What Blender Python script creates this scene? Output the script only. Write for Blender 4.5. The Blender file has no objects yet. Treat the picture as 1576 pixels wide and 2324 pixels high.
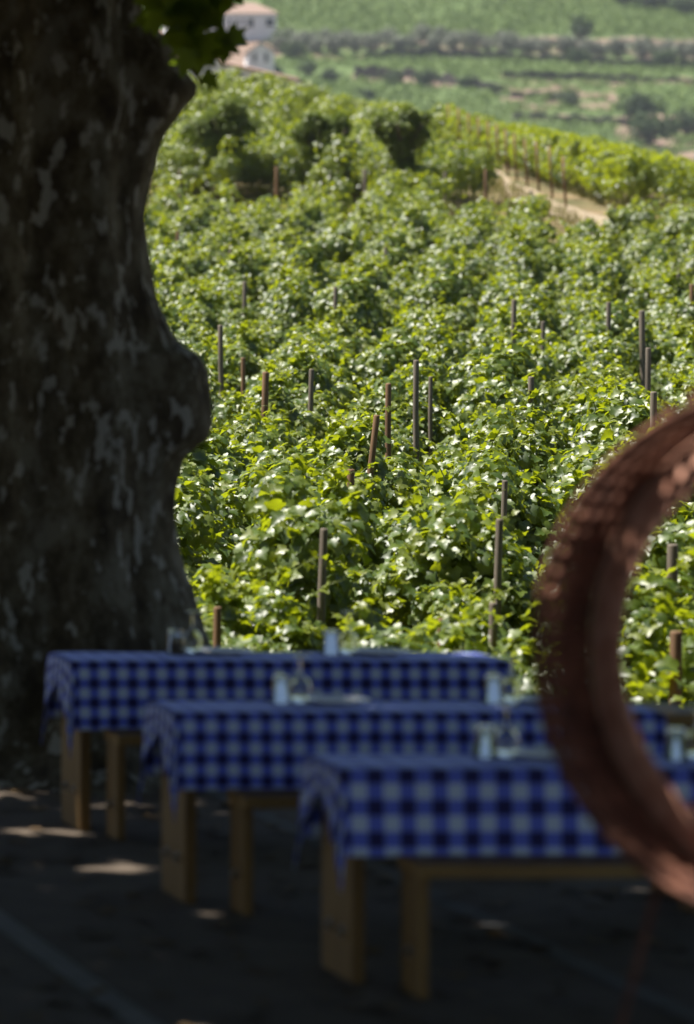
import bpy, bmesh, math, random
import numpy as np
from mathutils import Matrix, Vector

random.seed(7)
RNG = np.random.default_rng(11)
SC = bpy.context.scene
COL = SC.collection
R = math.radians

# ------------------------------------------------------------------ camera
F = 9500.0
K = 0.30                     # the picture is the right part of a wider view: lens shift
U0, V0 = 788 - K * F, 577.0
CAM = Vector((0, 0, 2.56))


def ray(u, v):
    return Vector(((u - U0) / F, 1.0, -(v - V0) / F))


def P(u, v, y):
    d = ray(u, v)
    return CAM + d * (y / d.y)


def onz(u, v, z):
    d = ray(u, v)
    return CAM + d * ((z - CAM.z) / d.z)


def make_camera():
    cd = bpy.data.cameras.new("camera")
    co = bpy.data.objects.new("camera", cd)
    COL.objects.link(co)
    cd.sensor_fit = 'VERTICAL'
    cd.sensor_height = 36.0
    cd.sensor_width = 24.0
    cd.lens = F / 2324 * 36.0
    cd.clip_start = 0.1
    cd.clip_end = 6000
    cd.dof.use_dof = True
    cd.dof.focus_distance = 36.0
    cd.dof.aperture_fstop = 2.2
    co.location = CAM
    co.rotation_euler = (math.pi / 2, 0, 0)
    cd.shift_x = (788 - U0) / 2324
    cd.shift_y = -(1162 - V0) / 2324
    SC.camera = co


# ------------------------------------------------------------------ sun
SUN_EL = R(64)
SUN_H = Vector((-0.925, 0.38, 0))
SUN = Vector((SUN_H.x * math.cos(SUN_EL), SUN_H.y * math.cos(SUN_EL), math.sin(SUN_EL)))


def make_light():
    w = bpy.data.worlds.new("World")
    SC.world = w
    w.use_nodes = True
    nt = w.node_tree
    sky = nt.nodes.new("ShaderNodeTexSky")
    sky.sky_type = 'NISHITA'
    sky.sun_disc = False
    sky.sun_elevation = SUN_EL
    sky.sun_rotation = math.atan2(SUN_H.x, SUN_H.y)
    bg = nt.nodes["Background"]
    bg.inputs["Strength"].default_value = 0.047
    nt.links.new(sky.outputs[0], bg.inputs["Color"])
    ld = bpy.data.lights.new("sun", 'SUN')
    ld.energy = 5.0
    ld.angle = R(0.55)
    ld.color = (1.0, 0.95, 0.86)
    lo = bpy.data.objects.new("sun", ld)
    COL.objects.link(lo)
    lo.rotation_euler = (-SUN).to_track_quat('-Z', 'Y').to_euler()
    SC.view_settings.view_transform = 'Standard'
    SC.view_settings.look = 'None'
    SC.view_settings.exposure = 1.02
    SC.view_settings.gamma = 1.0
    SC.render.engine = 'CYCLES'
    cy = SC.cycles
    cy.use_denoising = True
    cy.max_bounces = 8
    cy.diffuse_bounces = 3
    cy.transparent_max_bounces = 8
    cy.transmission_bounces = 6
    cy.caustics_reflective = False
    cy.caustics_refractive = False
    cy.sample_clamp_indirect = 4.0
    cy.volume_bounces = 0


# ------------------------------------------------------------------ materials
MATS = {}


def new_mat(name):
    m = bpy.data.materials.new(name)
    m.use_nodes = True
    MATS[name] = m
    nt = m.node_tree
    return m, nt, nt.nodes["Principled BSDF"], nt.nodes["Material Output"]


def ramp(nt, stops, interp='LINEAR'):
    r = nt.nodes.new("ShaderNodeValToRGB")
    cr = r.color_ramp
    cr.interpolation = interp
    while len(cr.elements) < len(stops):
        cr.elements.new(0.5)
    for e, (p, c) in zip(cr.elements, stops):
        e.position = p
        e.color = (*c, 1)
    return r


def noise(nt, scale, detail=4, rough=0.55, stretch=None, coord='Object'):
    tc = nt.nodes.new("ShaderNodeTexCoord")
    n = nt.nodes.new("ShaderNodeTexNoise")
    n.inputs["Scale"].default_value = scale
    n.inputs["Detail"].default_value = detail
    n.inputs["Roughness"].default_value = rough
    if stretch:
        mp = nt.nodes.new("ShaderNodeMapping")
        mp.inputs["Scale"].default_value = stretch
        nt.links.new(tc.outputs[coord], mp.inputs["Vector"])
        nt.links.new(mp.outputs[0], n.inputs["Vector"])
    else:
        nt.links.new(tc.outputs[coord], n.inputs["Vector"])
    return n


def bump(nt, fac, bsdf, strength, dist=0.02):
    b = nt.nodes.new("ShaderNodeBump")
    b.inputs["Strength"].default_value = strength
    b.inputs["Distance"].default_value = dist
    nt.links.new(fac, b.inputs["Height"])
    nt.links.new(b.outputs[0], bsdf.inputs["Normal"])


def noisy(name, stops, scale, rough=0.8, stretch=None, bs=0.3, bd=0.01, detail=5, metallic=0.0, spec=0.4):
    m, nt, b, o = new_mat(name)
    n = noise(nt, scale, detail, 0.6, stretch)
    r = ramp(nt, stops)
    nt.links.new(n.outputs["Fac"], r.inputs[0])
    nt.links.new(r.outputs[0], b.inputs["Base Color"])
    b.inputs["Roughness"].default_value = rough
    b.inputs["Metallic"].default_value = metallic
    b.inputs["Specular IOR Level"].default_value = spec
    if bs:
        bump(nt, n.outputs["Fac"], b, bs, bd)
    return m


def leaf_mat(name, stops, trans_col, trans=0.35, rough=0.45, spec=0.5, jitter=0.12):
    m, nt, b, o = new_mat(name)
    at = nt.nodes.new("ShaderNodeAttribute")
    at.attribute_name = "tint"
    oi = nt.nodes.new("ShaderNodeObjectInfo")
    ma = nt.nodes.new("ShaderNodeMath")
    ma.operation = 'MULTIPLY_ADD'
    nt.links.new(oi.outputs["Random"], ma.inputs[0])
    ma.inputs[1].default_value = jitter
    nt.links.new(at.outputs["Fac"], ma.inputs[2])
    r = ramp(nt, stops)
    nt.links.new(ma.outputs[0], r.inputs[0])
    nt.links.new(r.outputs[0], b.inputs["Base Color"])
    b.inputs["Roughness"].default_value = rough
    b.inputs["Specular IOR Level"].default_value = spec
    t = nt.nodes.new("ShaderNodeBsdfTranslucent")
    t.inputs["Color"].default_value = (*trans_col, 1)
    mx = nt.nodes.new("ShaderNodeMixShader")
    mx.inputs[0].default_value = trans
    nt.links.new(b.outputs[0], mx.inputs[1])
    nt.links.new(t.outputs[0], mx.inputs[2])
    nt.links.new(mx.outputs[0], o.inputs["Surface"])
    return m


def make_materials():
    leaf_mat("vine_leaf", [(0.0, (0.022, 0.048, 0.006)), (0.45, (0.068, 0.118, 0.008)),
                           (0.8, (0.12, 0.168, 0.010)), (1.0, (0.17, 0.20, 0.015))],
             (0.47, 0.54, 0.012), 0.40, 0.45, 1.0)
    leaf_mat("plane_leaf", [(0.0, (0.02, 0.045, 0.008)), (1.0, (0.05, 0.10, 0.015))],
             (0.32, 0.46, 0.02), 0.42, 0.5, 0.4)
    leaf_mat("orchard_leaf", [(0.0, (0.045, 0.078, 0.010)), (1.0, (0.13, 0.17, 0.018))],
             (0.20, 0.27, 0.02), 0.3, 0.5, 0.4)
    leaf_mat("olive_leaf", [(0.0, (0.10, 0.115, 0.09)), (1.0, (0.25, 0.265, 0.21))],
             (0.10, 0.12, 0.06), 0.2, 0.6, 0.3)
    leaf_mat("bush_leaf", [(0.0, (0.022, 0.045, 0.018)), (1.0, (0.06, 0.10, 0.03))],
             (0.10, 0.15, 0.03), 0.2, 0.6, 0.3)
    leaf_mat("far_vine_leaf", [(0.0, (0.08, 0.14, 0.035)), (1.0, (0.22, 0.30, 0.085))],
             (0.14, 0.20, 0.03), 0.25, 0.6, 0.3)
    leaf_mat("grass_blade", [(0.0, (0.08, 0.12, 0.02)), (0.5, (0.16, 0.18, 0.04)), (1.0, (0.36, 0.28, 0.12))],
             (0.20, 0.20, 0.04), 0.3, 0.6, 0.3)
    leaf_mat("dry_leaf", [(0.0, (0.05, 0.03, 0.015)), (1.0, (0.20, 0.13, 0.06))], (0.1, .06, .03), .05, .7, .3)
    noisy("stem", [(0.3, (0.10, 0.13, 0.03)), (0.7, (0.17, 0.19, 0.05))], 8, 0.6, bs=0)
    noisy("vine_bark", [(0.3, (0.05, 0.035, 0.025)), (0.7, (0.14, 0.10, 0.07))], 20, 0.9, (1, 1, 0.2))
    noisy("post_brown", [(0.25, (0.10, 0.058, 0.03)), (0.6, (0.21, 0.12, 0.062)), (0.8, (0.30, 0.19, 0.11))], 14, 0.85, (1.5, 1.5, 0.12), 0.5)
    noisy("post_grey", [(0.25, (0.085, 0.068, 0.052)), (0.6, (0.19, 0.155, 0.12)), (0.8, (0.30, 0.25, 0.20))], 16, 0.85, (1.5, 1.5, 0.1), 0.5)
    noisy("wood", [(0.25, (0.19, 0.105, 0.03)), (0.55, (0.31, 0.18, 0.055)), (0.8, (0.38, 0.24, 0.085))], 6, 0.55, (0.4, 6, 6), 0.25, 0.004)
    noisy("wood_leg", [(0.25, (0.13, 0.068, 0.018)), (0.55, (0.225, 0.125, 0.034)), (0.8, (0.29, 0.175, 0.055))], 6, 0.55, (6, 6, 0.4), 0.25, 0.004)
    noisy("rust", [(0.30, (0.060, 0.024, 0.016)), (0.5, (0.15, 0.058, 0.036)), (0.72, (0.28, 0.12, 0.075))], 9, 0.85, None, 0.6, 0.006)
    noisy("rust_sunlit", [(0.28, (0.36, 0.15, 0.095)), (0.5, (0.56, 0.27, 0.185)), (0.75, (0.68, 0.40, 0.30))], 14, 0.8, None, 0.5, 0.004)  # pale lit copy of rust: sunlight on the lip put into its colour
    noisy("concrete", [(0.25, (0.070, 0.052, 0.038)), (0.6, (0.118, 0.09, 0.066)), (0.85, (0.17, 0.135, 0.10))], 5, 0.9, None, 0.25, 0.006, 8)
    noisy("pale_strip", [(0.3, (0.16, 0.155, 0.15)), (0.7, (0.25, 0.24, 0.23))], 6, 0.85, None, 0.2)
    noisy("darker_strip", [(0.3, (0.09, 0.085, 0.08)), (0.7, (0.15, 0.142, 0.135))], 6, 0.85, None, 0.2)  # darker grey for every paving strip but the first
    noisy("stone_wall", [(0.3, (0.03, 0.028, 0.028)), (0.55, (0.06, 0.053, 0.048)), (0.8, (0.12, 0.105, 0.09))], 1.2, 0.95, (1, 1, 2.0), 0.8, 0.15)
    noisy("whitewash", [(0.3, (0.72, 0.74, 0.78)), (0.7, (0.80, 0.82, 0.86))], 0.6, 0.9, None, 0.05)
    noisy("roof_tile", [(0.3, (0.26, 0.17, 0.135)), (0.7, (0.37, 0.27, 0.22))], 3, 0.9, (1, 1, 1), 0.3)
    noisy("dark_pane", [(0.3, (0.03, 0.035, 0.04)), (0.7, (0.06, 0.065, 0.07))], 2, 0.2, None, 0)
    noisy("porcelain", [(0.3, (0.62, 0.61, 0.58)), (0.7, (0.68, 0.67, 0.65))], 3, 0.18, None, 0)
    noisy("steel", [(0.3, (0.45, 0.46, 0.48)), (0.7, (0.6, 0.61, 0.63))], 20, 0.3, None, 0, metallic=1.0)
    noisy("wire", [(0.3, (0.09, 0.16, 0.10)), (0.7, (0.12, 0.22, 0.13))], 5, 0.5, None, 0)
    noisy("path_gravel", [(0.3, (0.25, 0.195, 0.13)), (0.7, (0.38, 0.305, 0.215))], 3, 0.95, None, 0.4, 0.03)
    noisy("retaining_stone", [(0.3, (0.10, 0.095, 0.085)), (0.7, (0.25, 0.23, 0.20))], 4, 0.95, None, 0.7, 0.03)

    # ground under the vines: dry earth, straw and weeds
    m, nt, b, o = new_mat("earth")
    n1 = noise(nt, 0.55, 6, 0.6)
    n2 = noise(nt, 9.0, 6, 0.7)
    r1 = ramp(nt, [(0.38, (0.085, 0.10, 0.03)), (0.52, (0.22, 0.17, 0.085)), (0.68, (0.30, 0.215, 0.125))])
    nt.links.new(n1.outputs["Fac"], r1.inputs[0])
    mix = nt.nodes.new("ShaderNodeMixRGB")
    mix.blend_type = 'MULTIPLY'
    mix.inputs[0].default_value = 0.8
    r2 = ramp(nt, [(0.3, (0.45, 0.45, 0.42)), (0.7, (1.15, 1.1, 1.0))])
    nt.links.new(n2.outputs["Fac"], r2.inputs[0])
    nt.links.new(r1.outputs[0], mix.inputs[1])
    nt.links.new(r2.outputs[0], mix.inputs[2])
    nt.links.new(mix.outputs[0], b.inputs["Base Color"])
    b.inputs["Roughness"].default_value = 0.95
    bump(nt, n2.outputs["Fac"], b, 0.8, 0.05)

    # far hillside: attribute "soil" chooses green ground or bare pinkish earth
    m, nt, b, o = new_mat("hill_ground")
    at = nt.nodes.new("ShaderNodeAttribute")
    at.attribute_name = "soil"
    n1 = noise(nt, 0.12, 6, 0.65)
    ad = nt.nodes.new("ShaderNodeMath")
    ad.operation = 'MULTIPLY_ADD'
    nt.links.new(n1.outputs["Fac"], ad.inputs[0])
    ad.inputs[1].default_value = 1.1
    sub = nt.nodes.new("ShaderNodeMath")
    sub.operation = 'SUBTRACT'
    nt.links.new(at.outputs["Fac"], sub.inputs[0])
    sub.inputs[1].default_value = 0.55
    nt.links.new(sub.outputs[0], ad.inputs[2])
    r1 = ramp(nt, [(0.42, (0.09, 0.14, 0.035)), (0.58, (0.23, 0.155, 0.115))])
    nt.links.new(ad.outputs[0], r1.inputs[0])
    nt.links.new(r1.outputs[0], b.inputs["Base Color"])
    b.inputs["Roughness"].default_value = 0.95

    # plane tree bark: mottled plates
    m, nt, b, o = new_mat("plane_bark")
    n0 = noise(nt, 5.5, 8, 0.72, (1, 1, 0.6))
    n1 = noise(nt, 13.0, 4, 0.55, (1, 1, 0.5))
    r0 = ramp(nt, [(0.36, (0.028, 0.019, 0.010)), (0.45, (0.062, 0.047, 0.027)), (0.52, (0.11, 0.094, 0.063)), (0.60, (0.18, 0.166, 0.13))])
    r1 = ramp(nt, [(0.57, (0, 0, 0)), (0.61, (1, 1, 1))])
    nt.links.new(n0.outputs["Fac"], r0.inputs[0])
    nt.links.new(n1.outputs["Fac"], r1.inputs[0])
    mix = nt.nodes.new("ShaderNodeMixRGB")
    nt.links.new(r1.outputs[0], mix.inputs[0])
    nt.links.new(r0.outputs[0], mix.inputs[1])
    mix.inputs[2].default_value = (0.34, 0.335, 0.31, 1)
    nt.links.new(mix.outputs[0], b.inputs["Base Color"])
    b.inputs["Roughness"].default_value = 0.85
    bump(nt, n1.outputs["Fac"], b, 0.5, 0.02)

    # glass
    m, nt, b, o = new_mat("glass")
    b.inputs["Base Color"].default_value = (0.97, 0.99, 0.98, 1)
    b.inputs["Roughness"].default_value = 0.03
    b.inputs["Transmission Weight"].default_value = 1.0
    b.inputs["IOR"].default_value = 1.45


def gingham(name, period):
    m, nt, b, o = new_mat(name)
    uv = nt.nodes.new("ShaderNodeUVMap")
    sp = nt.nodes.new("ShaderNodeSeparateXYZ")
    nt.links.new(uv.outputs[0], sp.inputs[0])

    def stripe(sock):
        d = nt.nodes.new("ShaderNodeMath"); d.operation = 'DIVIDE'
        nt.links.new(sock, d.inputs[0]); d.inputs[1].default_value = period
        f = nt.nodes.new("ShaderNodeMath"); f.operation = 'FRACT'
        nt.links.new(d.outputs[0], f.inputs[0])
        g = nt.nodes.new("ShaderNodeMath"); g.operation = 'LESS_THAN'
        nt.links.new(f.outputs[0], g.inputs[0]); g.inputs[1].default_value = 0.5
        return g.outputs[0]
    a, c = stripe(sp.outputs[0]), stripe(sp.outputs[1])
    s = nt.nodes.new("ShaderNodeMath"); s.operation = 'ADD'
    nt.links.new(a, s.inputs[0]); nt.links.new(c, s.inputs[1])
    h = nt.nodes.new("ShaderNodeMath"); h.operation = 'MULTIPLY'
    nt.links.new(s.outputs[0], h.inputs[0]); h.inputs[1].default_value = 0.5
    r = ramp(nt, [(0.0, (0.66, 0.76, 1.0)), (0.33, (0.14, 0.19, 0.80)), (0.75, (0.014, 0.013, 0.12))], 'CONSTANT')
    nt.links.new(h.outputs[0], r.inputs[0])
    nt.links.new(r.outputs[0], b.inputs["Base Color"])
    b.inputs["Roughness"].default_value = 0.75
    b.inputs["Sheen Weight"].default_value = 0.7
    b.inputs["Sheen Roughness"].default_value = 0.35
    b.inputs["Sheen Tint"].default_value = (0.40, 0.48, 1.0, 1)  # blue sheen stands in for sky light on the cloth tops
    return m


# ------------------------------------------------------------------ object helpers
def tag(o, label=None, cat=None, group=None, kind=None):
    if label: o["label"] = label
    if cat: o["category"] = cat
    if group: o["group"] = group
    if kind: o["kind"] = kind
    return o


def empty(name, loc=(0, 0, 0), rz=0.0):
    o = bpy.data.objects.new(name, None)
    o.empty_display_size = 0.2
    COL.objects.link(o)
    o.location = loc
    o.rotation_euler = (0, 0, rz)
    return o


def link_mesh(name, me, mat, parent=None):
    if mat: me.materials.append(MATS[mat])
    o = bpy.data.objects.new(name, me)
    COL.objects.link(o)
    if parent: o.parent = parent
    return o


def bm_obj(name, bm, mat, parent=None, smooth=False, bevel=0.0):
    if bevel:
        bmesh.ops.bevel(bm, geom=[e for e in bm.edges], offset=bevel, segments=2, affect='EDGES', profile=0.6)
    bmesh.ops.recalc_face_normals(bm, faces=bm.faces[:])
    me = bpy.data.meshes.new(name)
    bm.to_mesh(me)
    bm.free()
    if smooth:
        me.polygons.foreach_set("use_smooth", [True] * len(me.polygons))
    return link_mesh(name, me, mat, parent)


def np_mesh(name, verts, faces, tint=None, smooth=True):
    """verts (N,3) array; faces (M,k) array with constant k"""
    me = bpy.data.meshes.new(name)
    verts = np.ascontiguousarray(verts, dtype=np.float32)
    faces = np.ascontiguousarray(faces, dtype=np.int32)
    M, k = faces.shape
    me.vertices.add(len(verts))
    me.vertices.foreach_set("co", verts.ravel())
    me.loops.add(M * k)
    me.loops.foreach_set("vertex_index", faces.ravel())
    me.polygons.add(M)
    me.polygons.foreach_set("loop_start", np.arange(0, M * k, k, dtype=np.int32))
    if smooth:
        me.polygons.foreach_set("use_smooth", np.ones(M, dtype=bool))
    me.update(calc_edges=True)
    if tint is not None:
        a = me.attributes.new("tint", 'FLOAT', 'POINT')
        a.data.foreach_set("value", np.ascontiguousarray(tint, dtype=np.float32))
    return me


def dup(o, parent=None):
    c = o.copy()
    COL.objects.link(c)
    c.parent = parent
    for ch in o.children:
        dup(ch, c)
    return c


def box(bm, x0, x1, y0, y1, z0, z1):
    vs = [bm.verts.new((x, y, z)) for x in (x0, x1) for y in (y0, y1) for z in (z0, z1)]
    for f in ((0, 1, 3, 2), (4, 6, 7, 5), (0, 4, 5, 1), (2, 3, 7, 6), (0, 2, 6, 4), (1, 5, 7, 3)):
        bm.faces.new([vs[i] for i in f])


def tube(bm, pts, rads, n=8, cap=True):
    pts = [Vector(p) for p in pts]
    rings = []
    for i, p in enumerate(pts):
        t = (pts[min(i + 1, len(pts) - 1)] - pts[max(i - 1, 0)]).normalized()
        a = Vector((0, 0, 1)) if abs(t.z) < 0.9 else Vector((1, 0, 0))
        s = t.cross(a).normalized()
        w = s.cross(t)
        r = rads[i] if hasattr(rads, '__len__') else rads
        rings.append([bm.verts.new(p + (s * math.cos(2 * math.pi * k / n) + w * math.sin(2 * math.pi * k / n)) * r) for k in range(n)])
    for a, b in zip(rings, rings[1:]):
        for k in range(n):
            bm.faces.new((a[k], a[(k + 1) % n], b[(k + 1) % n], b[k]))
    if cap:
        bm.faces.new(rings[0][::-1])
        bm.faces.new(rings[-1])


def lathe(bm, prof, n=24):
    rings = []
    for r, z in prof:
        if r < 1e-5:
            rings.append([bm.verts.new((0, 0, z))])
        else:
            rings.append([bm.verts.new((r * math.cos(2 * math.pi * k / n), r * math.sin(2 * math.pi * k / n), z)) for k in range(n)])
    for a, b in zip(rings, rings[1:]):
        for k in range(n):
            k2 = (k + 1) % n
            if len(a) == 1 and len(b) == 1: continue
            if len(a) == 1: bm.faces.new((a[0], b[k2], b[k]))
            elif len(b) == 1: bm.faces.new((a[k], a[k2], b[0]))
            else: bm.faces.new((a[k], a[k2], b[k2], b[k]))


# ------------------------------------------------------------------ leaves
def lobed(points, droop=0.5, fold=0.38):
    """fan leaf in the XY plane, tip towards +Y, petiole at origin; returns verts, tris"""
    pts = [(x, y) for x, y in points]
    full = pts + [(-x, y) for x, y in pts[::-1] if abs(x) > 1e-6]
    v = [(0.0, 0.42, 0.0)] + [(x, y, 0.0) for x, y in full]
    v = np.array(v)
    v[:, 2] = fold * np.abs(v[:, 0]) - droop * (v[:, 1] - 0.3) ** 2 - 0.25 * v[:, 0] ** 2
    n = len(full)
    f = np.array([(0, 1 + i, 1 + (i + 1) % n) for i in range(n)])
    return v, f


VINE_LEAF = lobed([(0.0, 0.0), (0.22, -0.14), (0.42, 0.02), (0.38, 0.2), (0.56, 0.36), (0.53, 0.56), (0.32, 0.58), (0.24, 0.8), (0.0, 1.0)])
PLANE_LEAF = lobed([(0.0, 0.0), (0.3, -0.05), (0.58, 0.12), (0.36, 0.28), (0.62, 0.62), (0.26, 0.58), (0.0, 1.0)], 0.3, 0.2)
SIMPLE_LEAF = (np.array([(0, 0, 0), (0.42, 0.45, 0.10), (0, 1, -0.12), (-0.42, 0.45, 0.10)]), np.array([(0, 1, 2), (0, 2, 3)]))


def frames(nrm, tip):
    nrm = nrm / np.linalg.norm(nrm, axis=1, keepdims=True)
    tip = tip - nrm * np.sum(tip * nrm, axis=1, keepdims=True)
    tip = tip / (np.linalg.norm(tip, axis=1, keepdims=True) + 1e-9)
    x = np.cross(tip, nrm)
    return np.stack([x, tip, nrm], axis=1)          # rows are the local axes


def scatter(tmpl, pos, nrm, tip, size, tint):
    tv, tf = tmpl
    A = frames(nrm, tip)
    N, V = len(pos), len(tv)
    loc = tv[None] * size[:, None, None]
    w = np.einsum('nvi,nij->nvj', loc, A) + pos[:, None, :]
    f = tf[None] + (np.arange(N) * V)[:, None, None]
    return w.reshape(-1, 3), f.reshape(-1, 3), np.repeat(tint, V)


def unit(n, rng):
    d = rng.normal(size=(n, 3))
    return d / np.linalg.norm(d, axis=1, keepdims=True)


def join(parts):
    vs, fs, ts, k = [], [], [], 0
    for v, f, t in parts:
        vs.append(v); fs.append(f + k); ts.append(t); k += len(v)
    return np.concatenate(vs), np.concatenate(fs), np.concatenate(ts)


def blob_leaves(tmpl, blobs, n, size, rng, up=0.6, jit=0.55, shell=0.55, squash=1.0, tint=(0.1, 0.8), face=0.0):
    blobs = np.array(blobs)                      # x y z r
    w = blobs[:, 3] ** 2
    k = rng.choice(len(blobs), n, p=w / w.sum())
    d = unit(n, rng)
    d[:, 2] = np.where(rng.random(n) < 0.55, np.abs(d[:, 2]), d[:, 2])
    rad = blobs[k, 3] * (shell + (1.08 - shell) * rng.random(n) ** 0.6)
    off = d * rad[:, None]
    off[:, 2] *= squash
    pos = blobs[k, :3] + off
    nrm = d * 0.7 + np.array([0, -face, up]) + unit(n, rng) * jit
    tip = np.array([0, 0, -0.8]) + d * 0.5 + unit(n, rng) * 0.7
    s = size * (0.7 + 0.6 * rng.random(n))
    t = tint[0] + (tint[1] - tint[0]) * rng.random(n)
    return scatter(tmpl, pos, nrm, tip, s, t)


# ------------------------------------------------------------------ terrain of the near hill
_gy = np.array([0, 21.9, 24, 27, 32, 41, 56, 76, 97, 112, 128, 140, 150, 158, 168, 185, 220, 300, 500, 690])
_gz = np.array([-1.2, -1.2, -1.15, -0.9, -0.8, -0.65, -0.15, 0.9, 2.2, 3.75, 5.3, 6.4, 7.15, 7.4, 6.9, 4.0, -5, -18, -20, -12])


def ground(x, y):
    x = x - K * y
    z = np.interp(y, _gy, _gz)
    k = np.clip((y - 112) / 35, 0, 1)
    x = np.clip(x, -40, 40)
    z = z - 0.10 * k * np.where(x > 0, x, x * 0.35) * np.clip((400 - y) / 200, 0, 1)
    return z + 0.05 * np.sin(x * 0.9 + y * 0.3) + 0.05 * np.sin(y * 0.7)


def hit(u, v, h=0.0, y0=22.5, y1=175):
    """where the ray through (u,v) comes down to h above the ground"""
    y = y0
    while y < y1:
        p = P(u, v, y)
        if p.z - float(ground(p.x, y)) <= h:
            return p
        y += 0.1
    return P(u, v, y1)


def make_ground():
    ys = np.concatenate([np.arange(21.9, 60, 0.5), np.arange(60, 175, 1.0), np.arange(175, 320, 6), np.arange(320, 700, 25)])
    xs = np.concatenate([np.linspace(-1, -0.12, 22), np.linspace(-0.11, 0.11, 45), np.linspace(0.12, 1, 22)])
    vs = []
    for y in ys:
        X = xs * (60 + y * 1.0) + K * y
        Z = ground(X, np.full_like(X, y))
        vs.append(np.stack([X, np.full_like(X, y), Z], 1))
    vs = np.concatenate(vs)
    nx, ny = len(xs), len(ys)
    i, j = np.meshgrid(np.arange(nx - 1), np.arange(ny - 1))
    a = (j * nx + i).ravel()
    f = np.stack([a, a + 1, a + 1 + nx, a + nx], 1)
    tag(link_mesh("vineyard_ground", np_mesh("vineyard_ground", vs, f), "earth"), kind="structure")


def make_path():
    left = [(985, 325), (1045, 362), (1108, 400), (1150, 440), (1250, 490), (1340, 520)]
    right = [(1030, 325), (1100, 370), (1185, 425), (1240, 452), (1330, 485), (1430, 512)]
    bm = bmesh.new()
    prev = None
    for a, b in zip(left, right):
        pa, pb = hit(*a), hit(*b)
        row = []
        for t in (0, 0.33, 0.66, 1):
            p = pa.lerp(pb, t)
            row.append(bm.verts.new((p.x, p.y, float(ground(p.x, p.y)) + 0.05)))
        if prev:
            for k in range(3): bm.faces.new((prev[k], prev[k + 1], row[k + 1], row[k]))
        prev = row
    bmesh.ops.subdivide_edges(bm, edges=bm.edges[:], cuts=3, use_grid_fill=True)
    for v in bm.verts:
        v.co.z = float(ground(v.co.x, v.co.y)) + 0.04
    tag(bm_obj("path", bm, "path_gravel", smooth=True), kind="structure")


# ------------------------------------------------------------------ vines
VINES = []


def vine_blobs(rng):
    bl = []
    for k in range(15):
        bl.append((rng.normal(0, 0.19), rng.uniform(-0.75, 0.75), rng.uniform(0.45, 1.25), rng.uniform(0.15, 0.30)))
    for k in range(4):
        bl.append((rng.normal(0, 0.17), rng.uniform(-0.7, 0.7), rng.uniform(1.25, 1.5), rng.uniform(0.10, 0.19)))
    return bl


def shoots(rng, n, blobs):
    parts, bm = [], bmesh.new()
    for k in range(n):
        b = blobs[rng.integers(len(blobs))]
        p = Vector((b[0], b[1], b[2] + b[3] * 0.5))
        a = rng.uniform(0, 6.28)
        out = Vector((math.cos(a), math.sin(a), 0))
        L = rng.uniform(0.3, 0.62)
        pts = [p + out * (L * t * t * 0.55) + Vector((0, 0, L * t * (1 - 0.35 * t))) for t in (0, .25, .5, .75, 1.0)]
        tube(bm, pts, [0.005, 0.0045, 0.004, 0.003, 0.002], 4)
        q = pts[3]                                        # a tendril
        c = Vector((rng.normal(), rng.normal(), 0.3)).normalized()
        tube(bm, [q, q + c * 0.06 + Vector((0, 0, .02)), q + c * 0.11, q + c * 0.13 - Vector((0, 0, .05)), q + c * .09 - Vector((0, 0, .07))], 0.0016, 3)
        m = 9
        tt = rng.uniform(0.1, 1.0, m)
        pos = np.array([[*(p + out * (L * t * t * 0.55) + Vector((0, 0, L * t * (1 - 0.35 * t))))] for t in tt])
        nr = unit(m, rng) * 0.6 + np.array([0, 0, 0.7])
        tp = unit(m, rng) + np.array([0, 0, -0.3])
        parts.append(scatter(VINE_LEAF, pos, nr, tp, 0.115 * (1.15 - 0.75 * tt), 0.6 + 0.4 * tt))
    bmesh.ops.triangulate(bm, faces=bm.faces[:])
    bm.verts.index_update()
    V = np.array([v.co[:] for v in bm.verts])
    Fc = np.array([[v.index for v in f.verts] for f in bm.faces])
    bm.free()
    parts.append((V, Fc, np.full(len(V), 0.85)))
    return parts


def make_vine_prototypes():
    protos = []
    for i in range(10):
        rng = np.random.default_rng(100 + i)
        bl = vine_blobs(rng)
        parts = [blob_leaves(VINE_LEAF, bl, 2900, 0.078, rng, 0.42, 0.6, 0.6, tint=(0.0, 0.95), face=.28)]
        parts += shoots(rng, 14, bl)
        v, f, t = join(parts)
        root = empty("grapevine")
        fo = link_mesh("foliage", np_mesh("foliage", v, f, t), "vine_leaf", root)
        bm = bmesh.new()
        w = lambda s: Vector((rng.normal(0, s), rng.normal(0, s), 0))
        tube(bm, [Vector((0, 0, -0.15)), w(.03) + Vector((0, 0, .2)), w(.05) + Vector((0, 0, .45)), w(.06) + Vector((0, 0, .65))], [0.045, 0.035, 0.033, 0.04], 8)
        for s in (-1, 1):
            tube(bm, [Vector((0, 0, .6)), Vector((w(.05).x, s * .3, .72)), Vector((w(.08).x, s * .65, .7))], [0.03, 0.02, 0.012], 6)
        bm_obj("trunk", bm, "vine_bark", root, True)
        protos.append(root)
    return protos


def in_frame(x, y, z):
    return U0 + F * x / y, V0 + F * (CAM.z - z) / y


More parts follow.
